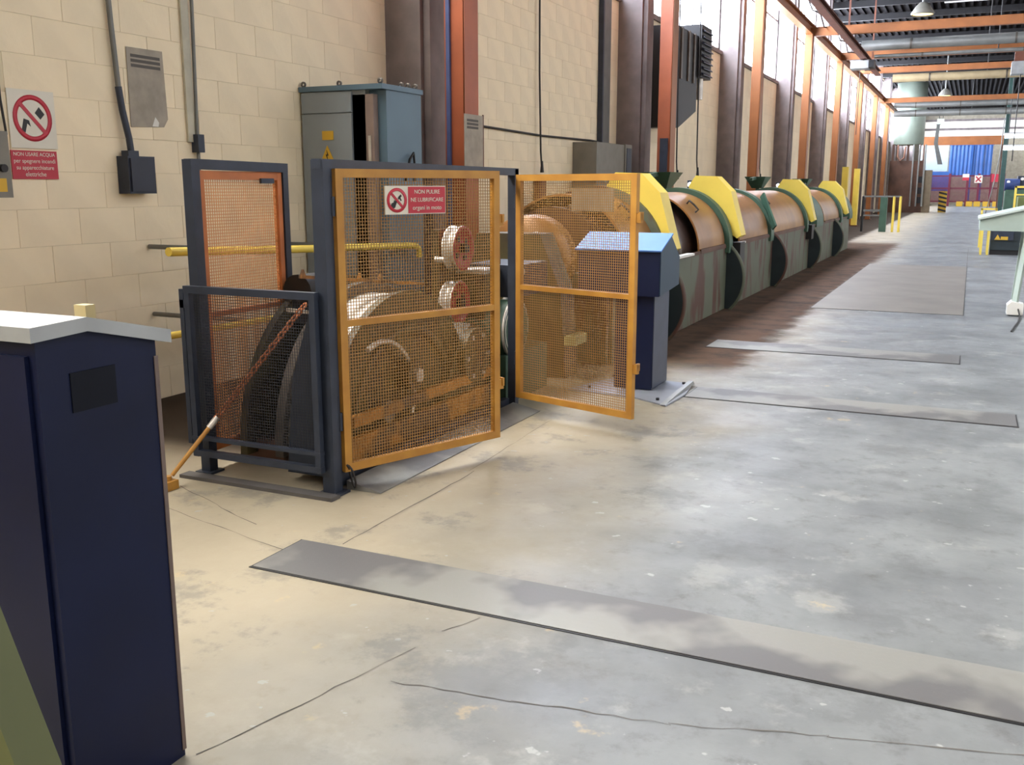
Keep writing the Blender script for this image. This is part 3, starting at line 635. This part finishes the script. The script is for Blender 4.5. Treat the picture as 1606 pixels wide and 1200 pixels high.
MB().box(1.0, 1.5, 42.0, 42.3, 6.2, 6.6).build('trolley', RAILB, t); MB().bar((1.25, 42.15, 6.6), (1.25, 42.15, ZR), .06, .06).build('hanger', RAILB, t)
# ducts
def ductx(name, x0, x1, y, z, r, material, label, n=5):
    t = thing(name, ((x0 + x1) / 2, y, z - r), label, 'duct')
    MB().cyl((x0, y, z), (x1, y, z), r, 20).build('pipe', material, t)
    for i in range(n):
        x = x0 + (x1 - x0) * (i + .5) / n; MB().cyl((x - .03, y, z), (x + .03, y, z), r * 1.06, 20).build('flange', DSTEEL, t)
    for i in range(2):
        x = x0 + (x1 - x0) * (i + .5) / 2; MB().cyl((x, y, z + r * .9), (x, y, ZR), .02, 6).build('hanger', CABLE, t)
ductx('air_duct', -3.9, 12, 37.0, 6.42, .17, DUCT, 'round galvanised duct between the first two orange beams')
ductx('air_duct', -3.5, 12, 37.4, 6.1, .06, DUCT, 'thin galvanised pipe below the round duct')
ductx('air_duct', -3.8, 12, 50.0, 6.58, .18, DUCTB, 'beige round duct behind the third orange beam')
ductx('air_duct', -4.6, 12, 63.0, 6.32, .16, DUCT, 'upper grey pipe crossing in front of the tank', 7)
ductx('air_duct', -4.6, 12, 63.4, 5.88, .19, DUCT, 'lower grey pipe crossing in front of the tank', 7)
# lamps
for (x, y, z, lab) in ((-1.75, 32.0, 6.55, 'high bay lamp hanging nearest below the dark roof'), (-1.65, 55, 6.12, 'high bay lamp hanging beyond the beige duct')):
    t = thing('high_bay_lamp', (x, y, z), lab, 'lamp', 'high bay lamps')
    MB().lathe([(.30, .0), (.33, .04), (.20, .24), (.10, .34), (.0, .36)], (x, y, z), 'z', 24).build('shade', GREYBOX, t)
    MB().lathe([(.0, .02), (.28, .02), (.29, .05), (.0, .06)], (x, y, z), 'z', 24).build('bowl', BULB, t)
    MB().cyl((x, y, z + .34), (x, y, ZR), .035, 8).build('stem', CONDUIT, t)

# ------------------------------------------------------------------ unit heater above the second column
t = thing('unit_heater', (-5.0, 18.6, 2.75), 'black unit heater with louvred outlet mounted high on the wall', 'heater')
MB().prism([(17.75, 2.72), (18.1, 2.72), (19.35, 3.1), (19.35, 4.5), (17.75, 4.5)], 'x', -5.55, -5.05).build('housing', BLACK, t)
lb = MB().box(-5.45, -4.98, 19.35, 20.15, 3.75, 4.72).build('louvre_box', BLACK, t)
for i in range(8): MB().prism([(-5.0, 3.80 + i * .115), (-4.93, 3.78 + i * .115), (-4.93, 3.80 + i * .115), (-5.0, 3.86 + i * .115)], 'y', 19.4, 20.1).build('louvre', NAVY, lb)
for y in (18.1, 18.6, 19.0): MB().box(-5.05, -5.02, y, y + .08, 3.6, 4.5).build('rib', DSTEEL, t)
MB().cyl((-5.1, 19.75, 3.35), (-5.1, 19.75, 3.75), .07, 12).build('valve', STEEL, t)
MB().box(XW + .006, -5.55, 18.0, 18.1, 3.0, 4.4).box(XW + .006, -5.55, 19.2, 19.3, 3.0, 4.4).build('bracket', RAILB, t)
t = thing('column_notice', (-4.68, 9.1, 1.86), 'grey printed notice board fastened to the first orange column', 'notice')
MB().box(-4.682, -4.674, 8.90, 9.31, 1.75, 2.37).build('board', PAPER, t)
for z in (2.31, 2.275, 2.24): MB().box(-4.674, -4.672, 8.95, 9.2, z - .012, z + .012).build('print_line', PRINT, t)
MB().box(-4.684, -4.672, 9.31, 9.325, 1.75, 2.38).build('border', RAILB, t)

# ------------------------------------------------------------------ control console
cs = thing('control_console', (-2.45, 7.7, 0), 'blue control console with pale sloping desk on a pedestal behind the open gate', 'console')
MB().prism([(7.46, .79), (8.02, .84), (8.02, 1.08), (7.76, 1.262), (7.46, 1.15)], 'x', -2.88, -2.19).build('head', CONSB, cs)
MB().prism([(7.465, .795), (8.015, .845), (8.015, 1.075), (7.76, 1.255), (7.465, 1.145)], 'x', -2.19, -2.183).build('side_panel', CONST, cs)
MB().prism([(7.44, 1.144), (7.77, 1.268), (7.765, 1.28), (7.435, 1.156)], 'x', -2.90, -2.175).build('desk', CONSTOP, cs)
MB().box(-2.57, -2.25, 7.52, 7.96, .02, .80).build('pedestal', CONSB, cs)
MB().box(-2.25, -2.245, 7.53, 7.95, .03, .79).build('pedestal_side', mat('pedestal_grey_blue', (72, 78, 94), .45), cs)
MB().prism([(-2.90, 7.32), (-2.28, 7.22), (-1.99, 7.05), (-1.96, 7.5), (-2.02, 7.95), (-2.68, 8.06)], 'z', 0, .012).build('floor_sheet', mat('pale_floor_sheet', (158, 162, 172), .5, .3, var=.08), cs)
MB().prism([(7.05, .012), (7.95, .012), (7.9, .045), (7.5, .03)], 'x', -2.04, -2.0).build('bent_lip', GREYLID, cs)
for x, y in ((-2.75, 7.42), (-2.72, 7.95), (-2.08, 7.9), (-2.1, 7.2)): MB().cyl((x, y, .012), (x, y, .03), .014, 8).build('bolt', BLACK, cs)

# ------------------------------------------------------------------ the long stranding machine
sm = thing('stranding_machine', (-3.66, 18, 0), 'long green stranding machine with tan drum covers and yellow guards', 'machine')
AX, AZ, RC = -3.66, .88, .70
def arch(R, r, y0, y1, a0=0, a1=180, n=30):
    m = MB(); out = [(AX + R * math.cos(math.radians(a0 + (a1 - a0) * i / n)), AZ + R * math.sin(math.radians(a0 + (a1 - a0) * i / n))) for i in range(n + 1)]
    inn = [(AX + r * math.cos(math.radians(a0 + (a1 - a0) * i / n)), AZ + r * math.sin(math.radians(a0 + (a1 - a0) * i / n))) for i in range(n + 1)]
    k = n + 1; v = [(p[0], y0, p[1]) for p in out] + [(p[0], y1, p[1]) for p in out] + [(p[0], y0, p[1]) for p in inn] + [(p[0], y1, p[1]) for p in inn]
    m.add(v, [(i, i + 1, k + i + 1, k + i) for i in range(n)] + [(2 * k + i + 1, 2 * k + i, 3 * k + i, 3 * k + i + 1) for i in range(n)], True)
    m.add(v, [(i + 1, i, 2 * k + i, 2 * k + i + 1) for i in range(n)] + [(k + i, k + i + 1, 3 * k + i + 1, 3 * k + i) for i in range(n)] + [(0, k, 3 * k, 2 * k), (n, 2 * k + n, 3 * k + n, k + n)])
    return m
def handle(y, ang, parent):
    a = math.radians(ang); R0, R1 = RC, RC + .05
    p = lambda R, aa, yy: (AX + R * math.cos(aa), yy, AZ + R * math.sin(aa)); d = .11
    MB().tube([p(R0, a + d, y), p(R1, a + d, y), p(R1, a, y), p(R1, a - d, y), p(R0, a - d, y)], .012, 6).build('handle', BLACK, parent)
for (y0, y1, hy) in ((9.0, 9.95, 9.5), (11.75, 13.1, 12.15), (14.05, 16.2, 14.3), (16.65, 20.0, 16.95), (22.9, 25.6, None)):
    c = arch(RC, RC - .02, y0, y1).build('drum_cover', TAN, sm)
    if hy: handle(hy, 47, c)
    MB().box(AX + RC - .005, AX + RC + .02, y0 + .02, y1 - .02, AZ - .03, AZ + .02).build('hinge_strip', RUST, c)
MB().cyl((AX, 8.75, AZ), (AX, 28.2, AZ), .58, 32).build('rotor_tube', DRUM, sm)
for y in (10.35, 11.15, 13.8, 20.6, 22.7): MB().lathe([(.575, 0), (.63, 0), (.63, .06), (.575, .06)], (AX, y, AZ), 'y', 32).build('rotor_ring', DSTEEL, sm)
MB().lathe([(.57, 0), (.62, .05), (.62, .65), (.57, .7)], (AX, 20.55, AZ), 'y', 32).build('bearing_drum', STEEL, sm)
for (y0, y1, R) in ((9.95, 10.02, .78), (13.14, 13.34, .76), (16.28, 16.55, .74), (20.02, 20.2, .76), (25.65, 25.95, .76)):
    arch(R, R - .12, y0, y1, -8, 188).build('green_arch', GREEN if y0 > 10 else MGREEN, sm)
arch(.74, .58, 21.5, 22.5, -5, 185).build('green_arch', GREEN, sm)
arch(.76, .5, 27.4, 28.1, -5, 185).build('green_arch', GREEN, sm)
MB().bar((AX + .80, 16.2, 1.0), (AX + .52, 16.5, 1.52), .03, .12).build('lever', GREEN, sm)
def guard(y, w=.3):
    out = [(-3.56, 1.655), (-3.46, 1.80), (-3.17, 1.79), (-2.965, 1.59), (-2.80, 1.0), (-2.86, .96)]
    inn = [(AX + .72 * math.cos(math.radians(a)), AZ + .72 * math.sin(math.radians(a))) for a in range(12, 84, 6)]
    g = MB().prism([(p[0], p[1]) for p in out + inn][::-1], 'y', y, y + w).build('chain_guard', YELLOW, sm)
    e = MB()
    for a, b in ((out[2], out[3]), (out[3], out[4])):
        dx, dz = b[0] - a[0], b[1] - a[1]; L = math.hypot(dx, dz); nx, nz = -dz / L * -1, dx / L * -1
        e.add([(a[0], y + .03, a[1]), (b[0], y + .03, b[1]), (b[0], y + w - .01, b[1]), (a[0], y + w - .01, a[1])] + [(p[0] + nx * .006, q, p[1] + nz * .006) for p, q in ((a, y + .03), (b, y + .03), (b, y + w - .01), (a, y + w - .01))], [(4, 5, 6, 7), (0, 1, 5, 4), (1, 2, 6, 5), (2, 3, 7, 6), (3, 0, 4, 7)])
    e.build('edge_strip', YELD, g)
for y in (10.02, 13.38, 20.25, 26.0): guard(y)
DY = (10.2, 13.25, 16.65, 20.75, 24.6)
def bulk(y, top=.88):
    r = []
    for i in range(17):
        z = .01 + (top - .01) * i / 16; dx = math.sqrt(max(0, .57 ** 2 - (z - .42) ** 2)); r.append((-3.30 + dx, z))
    l = [(2 * AX - p[0], p[1]) for p in r][::-1]
    b = MB().prism((r + l)[::-1], 'y', y, y + .07).build('bulkhead', DGREEN, sm)
    MB().tube([(p[0], y + .035, p[1]) for p in r], .035, 8).build('bulkhead_rim', MGREEN, b)
for y in DY: bulk(y)
seg = [8.5] + list(DY) + [27.9]
for a, b in zip(seg[:-1], seg[1:]):
    p = MB().box(-2.99, -2.96, a + .07, b, .01, .86).build('side_panel', MGREEN, sm)
    MB().box(-2.965, -2.945, a + .1, b - .02, .84, .88).build('panel_lip', RUST, p)
    MB().box(-4.36, -4.33, a + .07, b, .01, .86).build('back_panel', MGREEN, sm)
MB().box(-2.99, -2.90, 10.6, 11.3, .86, .885).build('pale_strip', WHITE, sm)
MB().box(-2.99, -2.90, 13.75, 14.2, .86, .885).build('pale_strip', WHITE, sm)
MB().box(-3.05, -2.82, 13.45, 13.75, .62, .90).build('bracket_box', BLACK, sm)
MB().box(-3.05, -2.85, 20.3, 20.6, .62, .90).build('bracket_box', BLACK, sm)
MB().box(-4.33, -2.99, 27.86, 27.9, .01, .86).build('end_panel', MGREEN, sm)
MB().box(-4.33, -2.99, 8.5, 8.56, .01, .86).build('end_panel', MGREEN, sm)
# green feed funnels and signal lamps behind the covers
for y in (14.3, 21.5, 27.6):
    x = -4.2
    f = MB(); v = []
    for (hw, hd, z) in ((.34, .22, 1.86), (.12, .1, 1.62)): v += [(x - hd, y - hw, z), (x + hd, y - hw, z), (x + hd, y + hw, z), (x - hd, y + hw, z)]
    f.add(v, [(3, 2, 1, 0), (4, 5, 6, 7), (0, 1, 5, 4), (1, 2, 6, 5), (2, 3, 7, 6), (3, 0, 4, 7)])
    fn = f.build('funnel', GREEN, sm); MB().cyl((x, y, .9), (x, y, 1.62), .04, 8).build('stem', GREEN, fn)
    MB().bar((x, y - .75, 1.80), (x, y - .3, 1.83), .06, .06).build('arm', GREEN, fn)
for y in (15.5, 23.3, 27.0):
    b = MB().box(-4.12, -4.02, y - .07, y + .07, 1.55, 1.75).build('lamp_box', NAVY, sm)
    MB().lathe([(0, -.09), (.03, -.085), (.04, -.06), (.04, -.05)], (-4.07, y - .03, 1.68), 'y', 14).build('lamp_lens', LENS, b)
# equipment between console and first cover, seen through the second gate
fe = thing('wire_guide_head', (-3.7, 7.95, 0), 'olive wire guide head between the cage and the first tan cover', 'machine')
MB().prism([(-4.2, 0), (-3.1, 0), (-3.15, .75), (-3.35, 1.25), (-3.95, 1.25), (-4.15, .75)], 'y', 7.75, 8.05).build('stand', OLIVE, fe)
MB().lathe([(.12, 0), (.36, 0), (.40, .05), (.40, .3), (.12, .34)], (-3.65, 8.08, 1.0), 'y', 28).build('die_plate', TAN, fe)
for a in range(6): MB().cyl((-3.65 + .26 * math.cos(a * PI / 3), 8.0, 1.0 + .26 * math.sin(a * PI / 3)), (-3.65 + .26 * math.cos(a * PI / 3), 8.1, 1.0 + .26 * math.sin(a * PI / 3)), .03, 10).build('die', STEEL, fe)
MB().box(-3.1, -3.0, 7.72, 8.0, .3, .38).build('pale_plate', mat('pale_yellow_plate', (206, 198, 140)), fe)
MB().cyl((-3.55, 7.3, .62), (-3.55, 7.75, .85), .02, 8).build('guide_rod', STEEL, fe)

# ------------------------------------------------------------------ pale machine and stands at the view's edge
t = thing('pale_conveyor', (1.2, 14.6, 0), 'pale grey green conveyor table with sloping top and splayed leg', 'machine')
MB().prism([(.12, 1.09), (2.6, 1.06), (2.6, 1.85), (.12, 1.225)], 'y', 14.2, 15.6).build('body', PALEGREEN, t)
MB().prism([(.10, 1.225), (2.62, 1.85), (2.62, 1.875), (.10, 1.25)], 'y', 14.15, 15.65).build('top_plate', mat('pale_top_plate', (186, 196, 188), .5), t)
MB().bar((.70, 14.35, 1.08), (.62, 14.2, .12), .06, .06).build('leg', PALEGREEN, t)
MB().prism([(.53, .02), (.72, .02), (.72, .16), (.58, .19), (.53, .14)], 'y', 14.08, 14.35).build('foot', WHITE, t)
MB().bar((2.4, 14.35, 1.08), (2.5, 14.2, .0), .06, .06).build('leg', PALEGREEN, t)
MB().bar((.7, 15.4, 1.08), (.65, 15.5, .0), .06, .06).build('leg', PALEGREEN, t)
MB().tube([(.66, 14.1, .1), (.68, 13.9, .02), (.64, 13.4, .012), (.58, 12.9, .012), (.54, 12.5, .012)], .01, 6).build('cable', CABLE, t)
t = thing('yellow_stand', (.42, 26.8, 0), 'small yellow stand under the pale conveyor', 'stand')
for x, y in ((.30, 26.8), (.45, 26.8), (.30, 27.6), (.45, 27.6)): MB().bar((x, y, 0.0), (x, y, .68), .05, .05).build('leg', YELLOW, t)
MB().box(.26, .50, 26.75, 27.65, .68, .72).build('top', YELLOW, t)
t = thing('dark_motor_unit', (.9, 26.9, 0), 'dark green motor unit with a yellow warning label on the floor', 'machine')
MB().box(.5, 1.5, 26.9, 27.7, .12, .58).build('body', DGREEN, t); MB().box(.5, 1.0, 26.85, 26.9, .36, .57).build('panel', NAVY, t)
MB().box(.5, 1.5, 26.95, 27.6, 0.0, .12).build('skid', BLACK, t)
w = MB().prism([(.58, .37), (.72, .37), (.65, .50)], 'y', 26.84, 26.85).build('warning_triangle', SIGNY, t); MB().box(.72, .88, 26.84, 26.85, .37, .45).build('warning_plate', SIGNY, t)
t = thing('yellow_frame_guard', (.45, 30, 0), 'low yellow tubular frame seen above the pale conveyor', 'barrier')
MB().bar((.28, 30, 0), (.28, 30, 1.06), .05, .05).build('post', YELLOW, t); MB().bar((.64, 30, 0), (.64, 30, 1.06), .05, .05).build('post', YELLOW, t); MB().bar((.26, 30, 1.05), (.66, 30, 1.05), .05, .05).bar((.26, 30, .9), (.66, 30, .9), .04, .04).build('rail', YELLOW, t)
t = thing('yellow_machine_frame', (2.0, 50, 0), 'tall yellow frame around green machinery far down the aisle', 'machine')
MB().bar((1.76, 50, 0), (1.76, 50, 1.68), .09, .09).build('post', YELLOW, t); MB().bar((3.4, 50, 0), (3.4, 50, 1.68), .09, .09).build('post', YELLOW, t)
MB().bar((1.72, 50, 1.64), (3.44, 50, 1.64), .09, .09).bar((1.76, 50, 1.3), (3.4, 50, 1.3), .06, .06).build('rail', YELLOW, t)
MB().box(1.9, 3.3, 50.3, 51.5, 0, 1.2).build('machine_body', mat('olive_green_far', (120, 130, 80), .6), t)
t = thing('green_press', (2.2, 58, 0), 'dark green press with blue motor beside the far aisle', 'machine')
MB().box(1.55, 3.2, 58, 60, 0, 1.5).build('body', GREEN, t); MB().cyl((1.5, 58.2, 1.75), (2.2, 58.2, 1.75), .32, 18).build('motor', mat('motor_blue', (40, 60, 110), .5), t)
MB().box(2.1, 3.4, 58.1, 59.5, 1.5, 2.2).build('head', NAVY, t)
MB().cyl((1.66, 57.9, 1.9), (1.66, 57.95, 1.9), .08, 12).build('gauge', WHITE, t); MB().cyl((2.3, 58.05, 2.05), (2.3, 58.1, 2.05), .08, 12).build('gauge', WHITE, t)
t = thing('green_crane_post', (2.0, 66, 0), 'slim dark green post with cables near the tube lights', 'column')
MB().box(1.42, 1.68, 66, 66.3, 0, ZR - .1).build('shaft', mat('deep_green_post', (44, 76, 70), .5), t)
MB().tube([(1.36, 65.9, 5.6), (1.30, 65.9, 3.6), (1.1, 65.8, 1.8), (.8, 65.7, .05)], .03, 6).build('cable', CONDUIT, t)
for z in (4.16, 3.55):
    t = thing('tube_light', (2.9, 60, z), '%s bright tube light fitting beside the green post' % ('upper' if z > 4 else 'lower'), 'lamp', 'tube light fittings')
    ty = 60 if z > 4 else 60.5
    MB().box(1.32, 5.0, ty - .05, ty + .15, z + .28, z + .34).build('housing', GREYLID, t); MB().cyl((1.32, ty + .05, z + .18), (5.0, ty + .05, z + .18), .13, 12).build('tube', TUBE, t)
    MB().cyl((1.5, ty + .05, z + .3), (1.5, ty + .05, ZR), .015, 6).build('wire', CABLE, t); MB().cyl((4.8, ty + .05, z + .3), (4.8, ty + .05, ZR), .015, 6).build('wire', CABLE, t)

# ------------------------------------------------------------------ far end of the hall
t = thing('walkway_barrier', (-3.0, 39, 0), 'grey and yellow barrier rail at the far end of the long machine', 'barrier')
MB().bar((-3.70, 39, 1.30), (-2.38, 39, 1.30), .06, .06).build('top_rail', CONDUIT, t); MB().bar((-3.70, 39, .78), (-2.95, 39, .78), .06, .08).bar((-3.7, 39, .6), (-2.95, 39, .6), .06, .06).build('low_rail', CONDUIT, t)
MB().box(-3.07, -2.83, 38.9, 39.2, 0, 1.27).build('green_post', GREEN, t)
for x in (-2.6, -2.38, -3.68): MB().cyl((x, 39, 0), (x, 39, 1.30), .045, 10).build('post', YELLOW if x > -3 else BLACK, t)
for k, y in enumerate((40.0, 44.2)):
    t = thing('yellow_pillar_guard', (-4.4, y, 0), ('nearer' if k == 0 else 'farther') + ' yellow guard plate standing between the far orange columns', 'guard', 'yellow guards by the wall')
    MB().box(-4.62, -4.40, y, y + .35, 0, 2.4).build('plate', YELLOW, t); MB().box(-4.66, -4.36, y - .05, y + .4, 0, .04).build('foot', RAILB, t)
tw = thing('storage_tank', (-4.1, 69.5, 0), 'tall grey green cylindrical tank on a rusty brown tower', 'tank')
MB().lathe([(0, 4.3), (.86, 4.3), (.92, 4.36), (.92, 8.2), (0, 8.3)], (-4.05, 69.9, 0), 'z', 32).build('vessel', TANKG, tw)
MB().box(-5.05, -2.95, 69.2, 70.6, 0, 3.3).build('tower', RUST, tw)
MB().box(-2.95, -2.48, 69.1, 70.4, 0, 2.7).build('side_tower', mat('olive_brown_tower', (116, 100, 78), .6), tw)
for x in (-4.9, -4.0, -3.3): MB().bar((x, 69.3, 3.3), (x, 69.3, 4.35), .14, .14).build('strut', RUST, tw)
for x, r in ((-3.65, .05), (-3.3, .05), (-2.95, .06)): MB().cyl((x, 69.0, .4), (x, 69.0, 4.3), r, 10).build('pipe', DUCT, tw)
MB().tube([(-4.6, 69.05, 4.3), (-4.6, 69.0, 3.6), (-4.45, 69.0, 3.3), (-4.2, 69.0, 3.5), (-4.15, 69.0, 4.2)], .05, 8).build('hose', mat('copper_hose', (150, 104, 82), .5), tw)
for z in (.6, 1.2, 1.9): MB().box(-3.25, -2.98, 69.12, 69.2, z, z + .4).build('panel_box', BLACK, tw)
t = thing('striped_bollard', (-1.74, 70.5, 0), 'yellow and black striped square bollard before the far fence', 'bollard')
MB().box(-1.98, -1.50, 70.4, 70.8, 0, 1.36).build('post', SIGNY, t)
for i in range(5):
    z = .02 + i * .27
    MB().prism([(-1.985, z + .12), (-1.495, z - .0), (-1.495, z + .12), (-1.985, z + .25)], 'y', 70.385, 70.4).build('stripe', BLACK, t)
fe = thing('safety_fence', (-.5, 93, 0), 'dark red safety fence closing the far end of the aisle', 'fence')
for x in (-3.4, -1.87, -.48, .4, 1.33, 2.3): MB().box(x - .09, x + .09, 92.95, 93.1, 0, 2.75).build('post', FENCE, fe)
for z in (.35, 1.45, 2.5): MB().box(-3.4, 2.4, 93.0, 93.08, z, z + .12).build('rail', FENCE, fe)
gm = grid(5.7, 2.1, .10, .03, .03); g = MB().add([(p[0] - 3.35, p[1] + 93.04, p[2] + .4) for p in gm.v], gm.f).build('wire_mesh', FENCE, fe); g['kind'] = 'stuff'
for i, x in enumerate((-1.2, -.45, .15, .85, 1.6)): MB().box(x, x + .5, 92.7, 92.95, 0, .42).build('yellow_foot', SIGNY, fe)
for (x0, x1, z0, z1, mm, lab, nm) in ((-.88, -.36, 2.18, 2.72, SIGNW, 'small white and red sign hung on the far fence', 'a'), (.06, .66, 1.97, 2.6, SIGNW, 'white sign with red cross marks hung on the far fence', 'b'), (1.35, 1.96, 2.05, 2.70, SIGNR, 'red sign hung at the end of the far fence', 'c')):
    t = thing('fence_sign', ((x0 + x1) / 2, 92.9, z0), lab, 'sign', 'signs on the far fence')
    MB().box(x0, x1, 92.88, 92.93, z0, z1).build('plate', mm, t)
    cx, cz = (x0 + x1) / 2, (z0 + z1) / 2
    if nm == 'b': MB().bar((x0 + .1, 92.87, z0 + .1), (x1 - .1, 92.87, z1 - .1), .02, .1).bar((x0 + .1, 92.87, z1 - .1), (x1 - .1, 92.87, z0 + .1), .02, .1).build('mark', SIGNR, t)
    if nm == 'a': MB().box(x0, x1, 92.86, 92.88, z0, z0 + .25).build('mark', SIGNR, t)
t = thing('white_panel_board', (-3.3, 96, 3.0), 'large white panel hung high behind the far fence', 'panel')
MB().box(-4.6, -2.2, 95.9, 96.0, 3.0, 5.25).build('sheet', mat('pale_far_panel', (176, 190, 198), .6, var=.04), t); MB().box(-4.6, -4.5, 95.92, 96.02, 0, 3.0).box(-2.32, -2.22, 95.92, 96.02, 0, 3.0).build('leg', CONDUIT, t); MB().box(-4.6, -2.2, 95.88, 96.02, 5.25, 5.33).build('rail', CONDUIT, t)
t = thing('blue_strip_curtain', (-.4, 96, 1.4), 'blue plastic strip curtain behind the far fence', 'curtain')
for i in range(11):
    x = -2.1 + i * .31; MB().prism([(x, 95.95), (x + .15, 95.9), (x + .30, 95.95), (x + .30, 95.97), (x + .15, 95.92), (x, 95.97)], 'z', 2.5, 5.2).build('strip', BLUEP, t)
MB().box(-2.15, 1.4, 95.85, 96.0, 5.2, 5.32).build('header', BLUEP, t)
for x in (-.35, .5): MB().box(x, x + .12, 95.8, 95.9, 0, 5.2).build('upright', BLUEP, t)
t = thing('blue_crate', (-2.7, 95.5, 0), 'blue crate standing behind the far fence under the white panel', 'crate')
MB().box(-3.6, -1.85, 95.2, 95.7, 1.3, 2.95).box(-3.6, -3.4, 95.2, 95.7, 0, 1.3).box(-2.05, -1.85, 95.2, 95.7, 0, 1.3).build('body', BLUEP, t)
t = thing('exit_sign', (-2.1, 66, 5.35), 'small green exit sign hung from the roof before the tank', 'sign')
MB().box(-2.3, -1.92, 66, 66.08, 5.36, 5.68).build('box', EXITG, t); MB().cyl((-2.2, 66.04, 5.68), (-2.2, 66.04, ZR), .02, 6).cyl((-2.0, 66.04, 5.68), (-2.0, 66.04, ZR), .02, 6).build('rod', CABLE, t)
t = thing('hanging_strap', (-2.1, 65.8, 3.0), 'grey kinked strap hanging below the exit sign', 'strap')
MB().prism([(-2.30, 5.34), (-2.12, 5.34), (-2.16, 4.25), (-1.80, 2.98), (-2.08, 2.98), (-2.38, 4.25)], 'y', 65.8, 65.83).build('strap', mat('strap_grey', (96, 96, 92), .6), t)
MB().box(-2.33, -2.09, 65.78, 65.98, 5.33, 5.37).build('clip', CONDUIT, t)
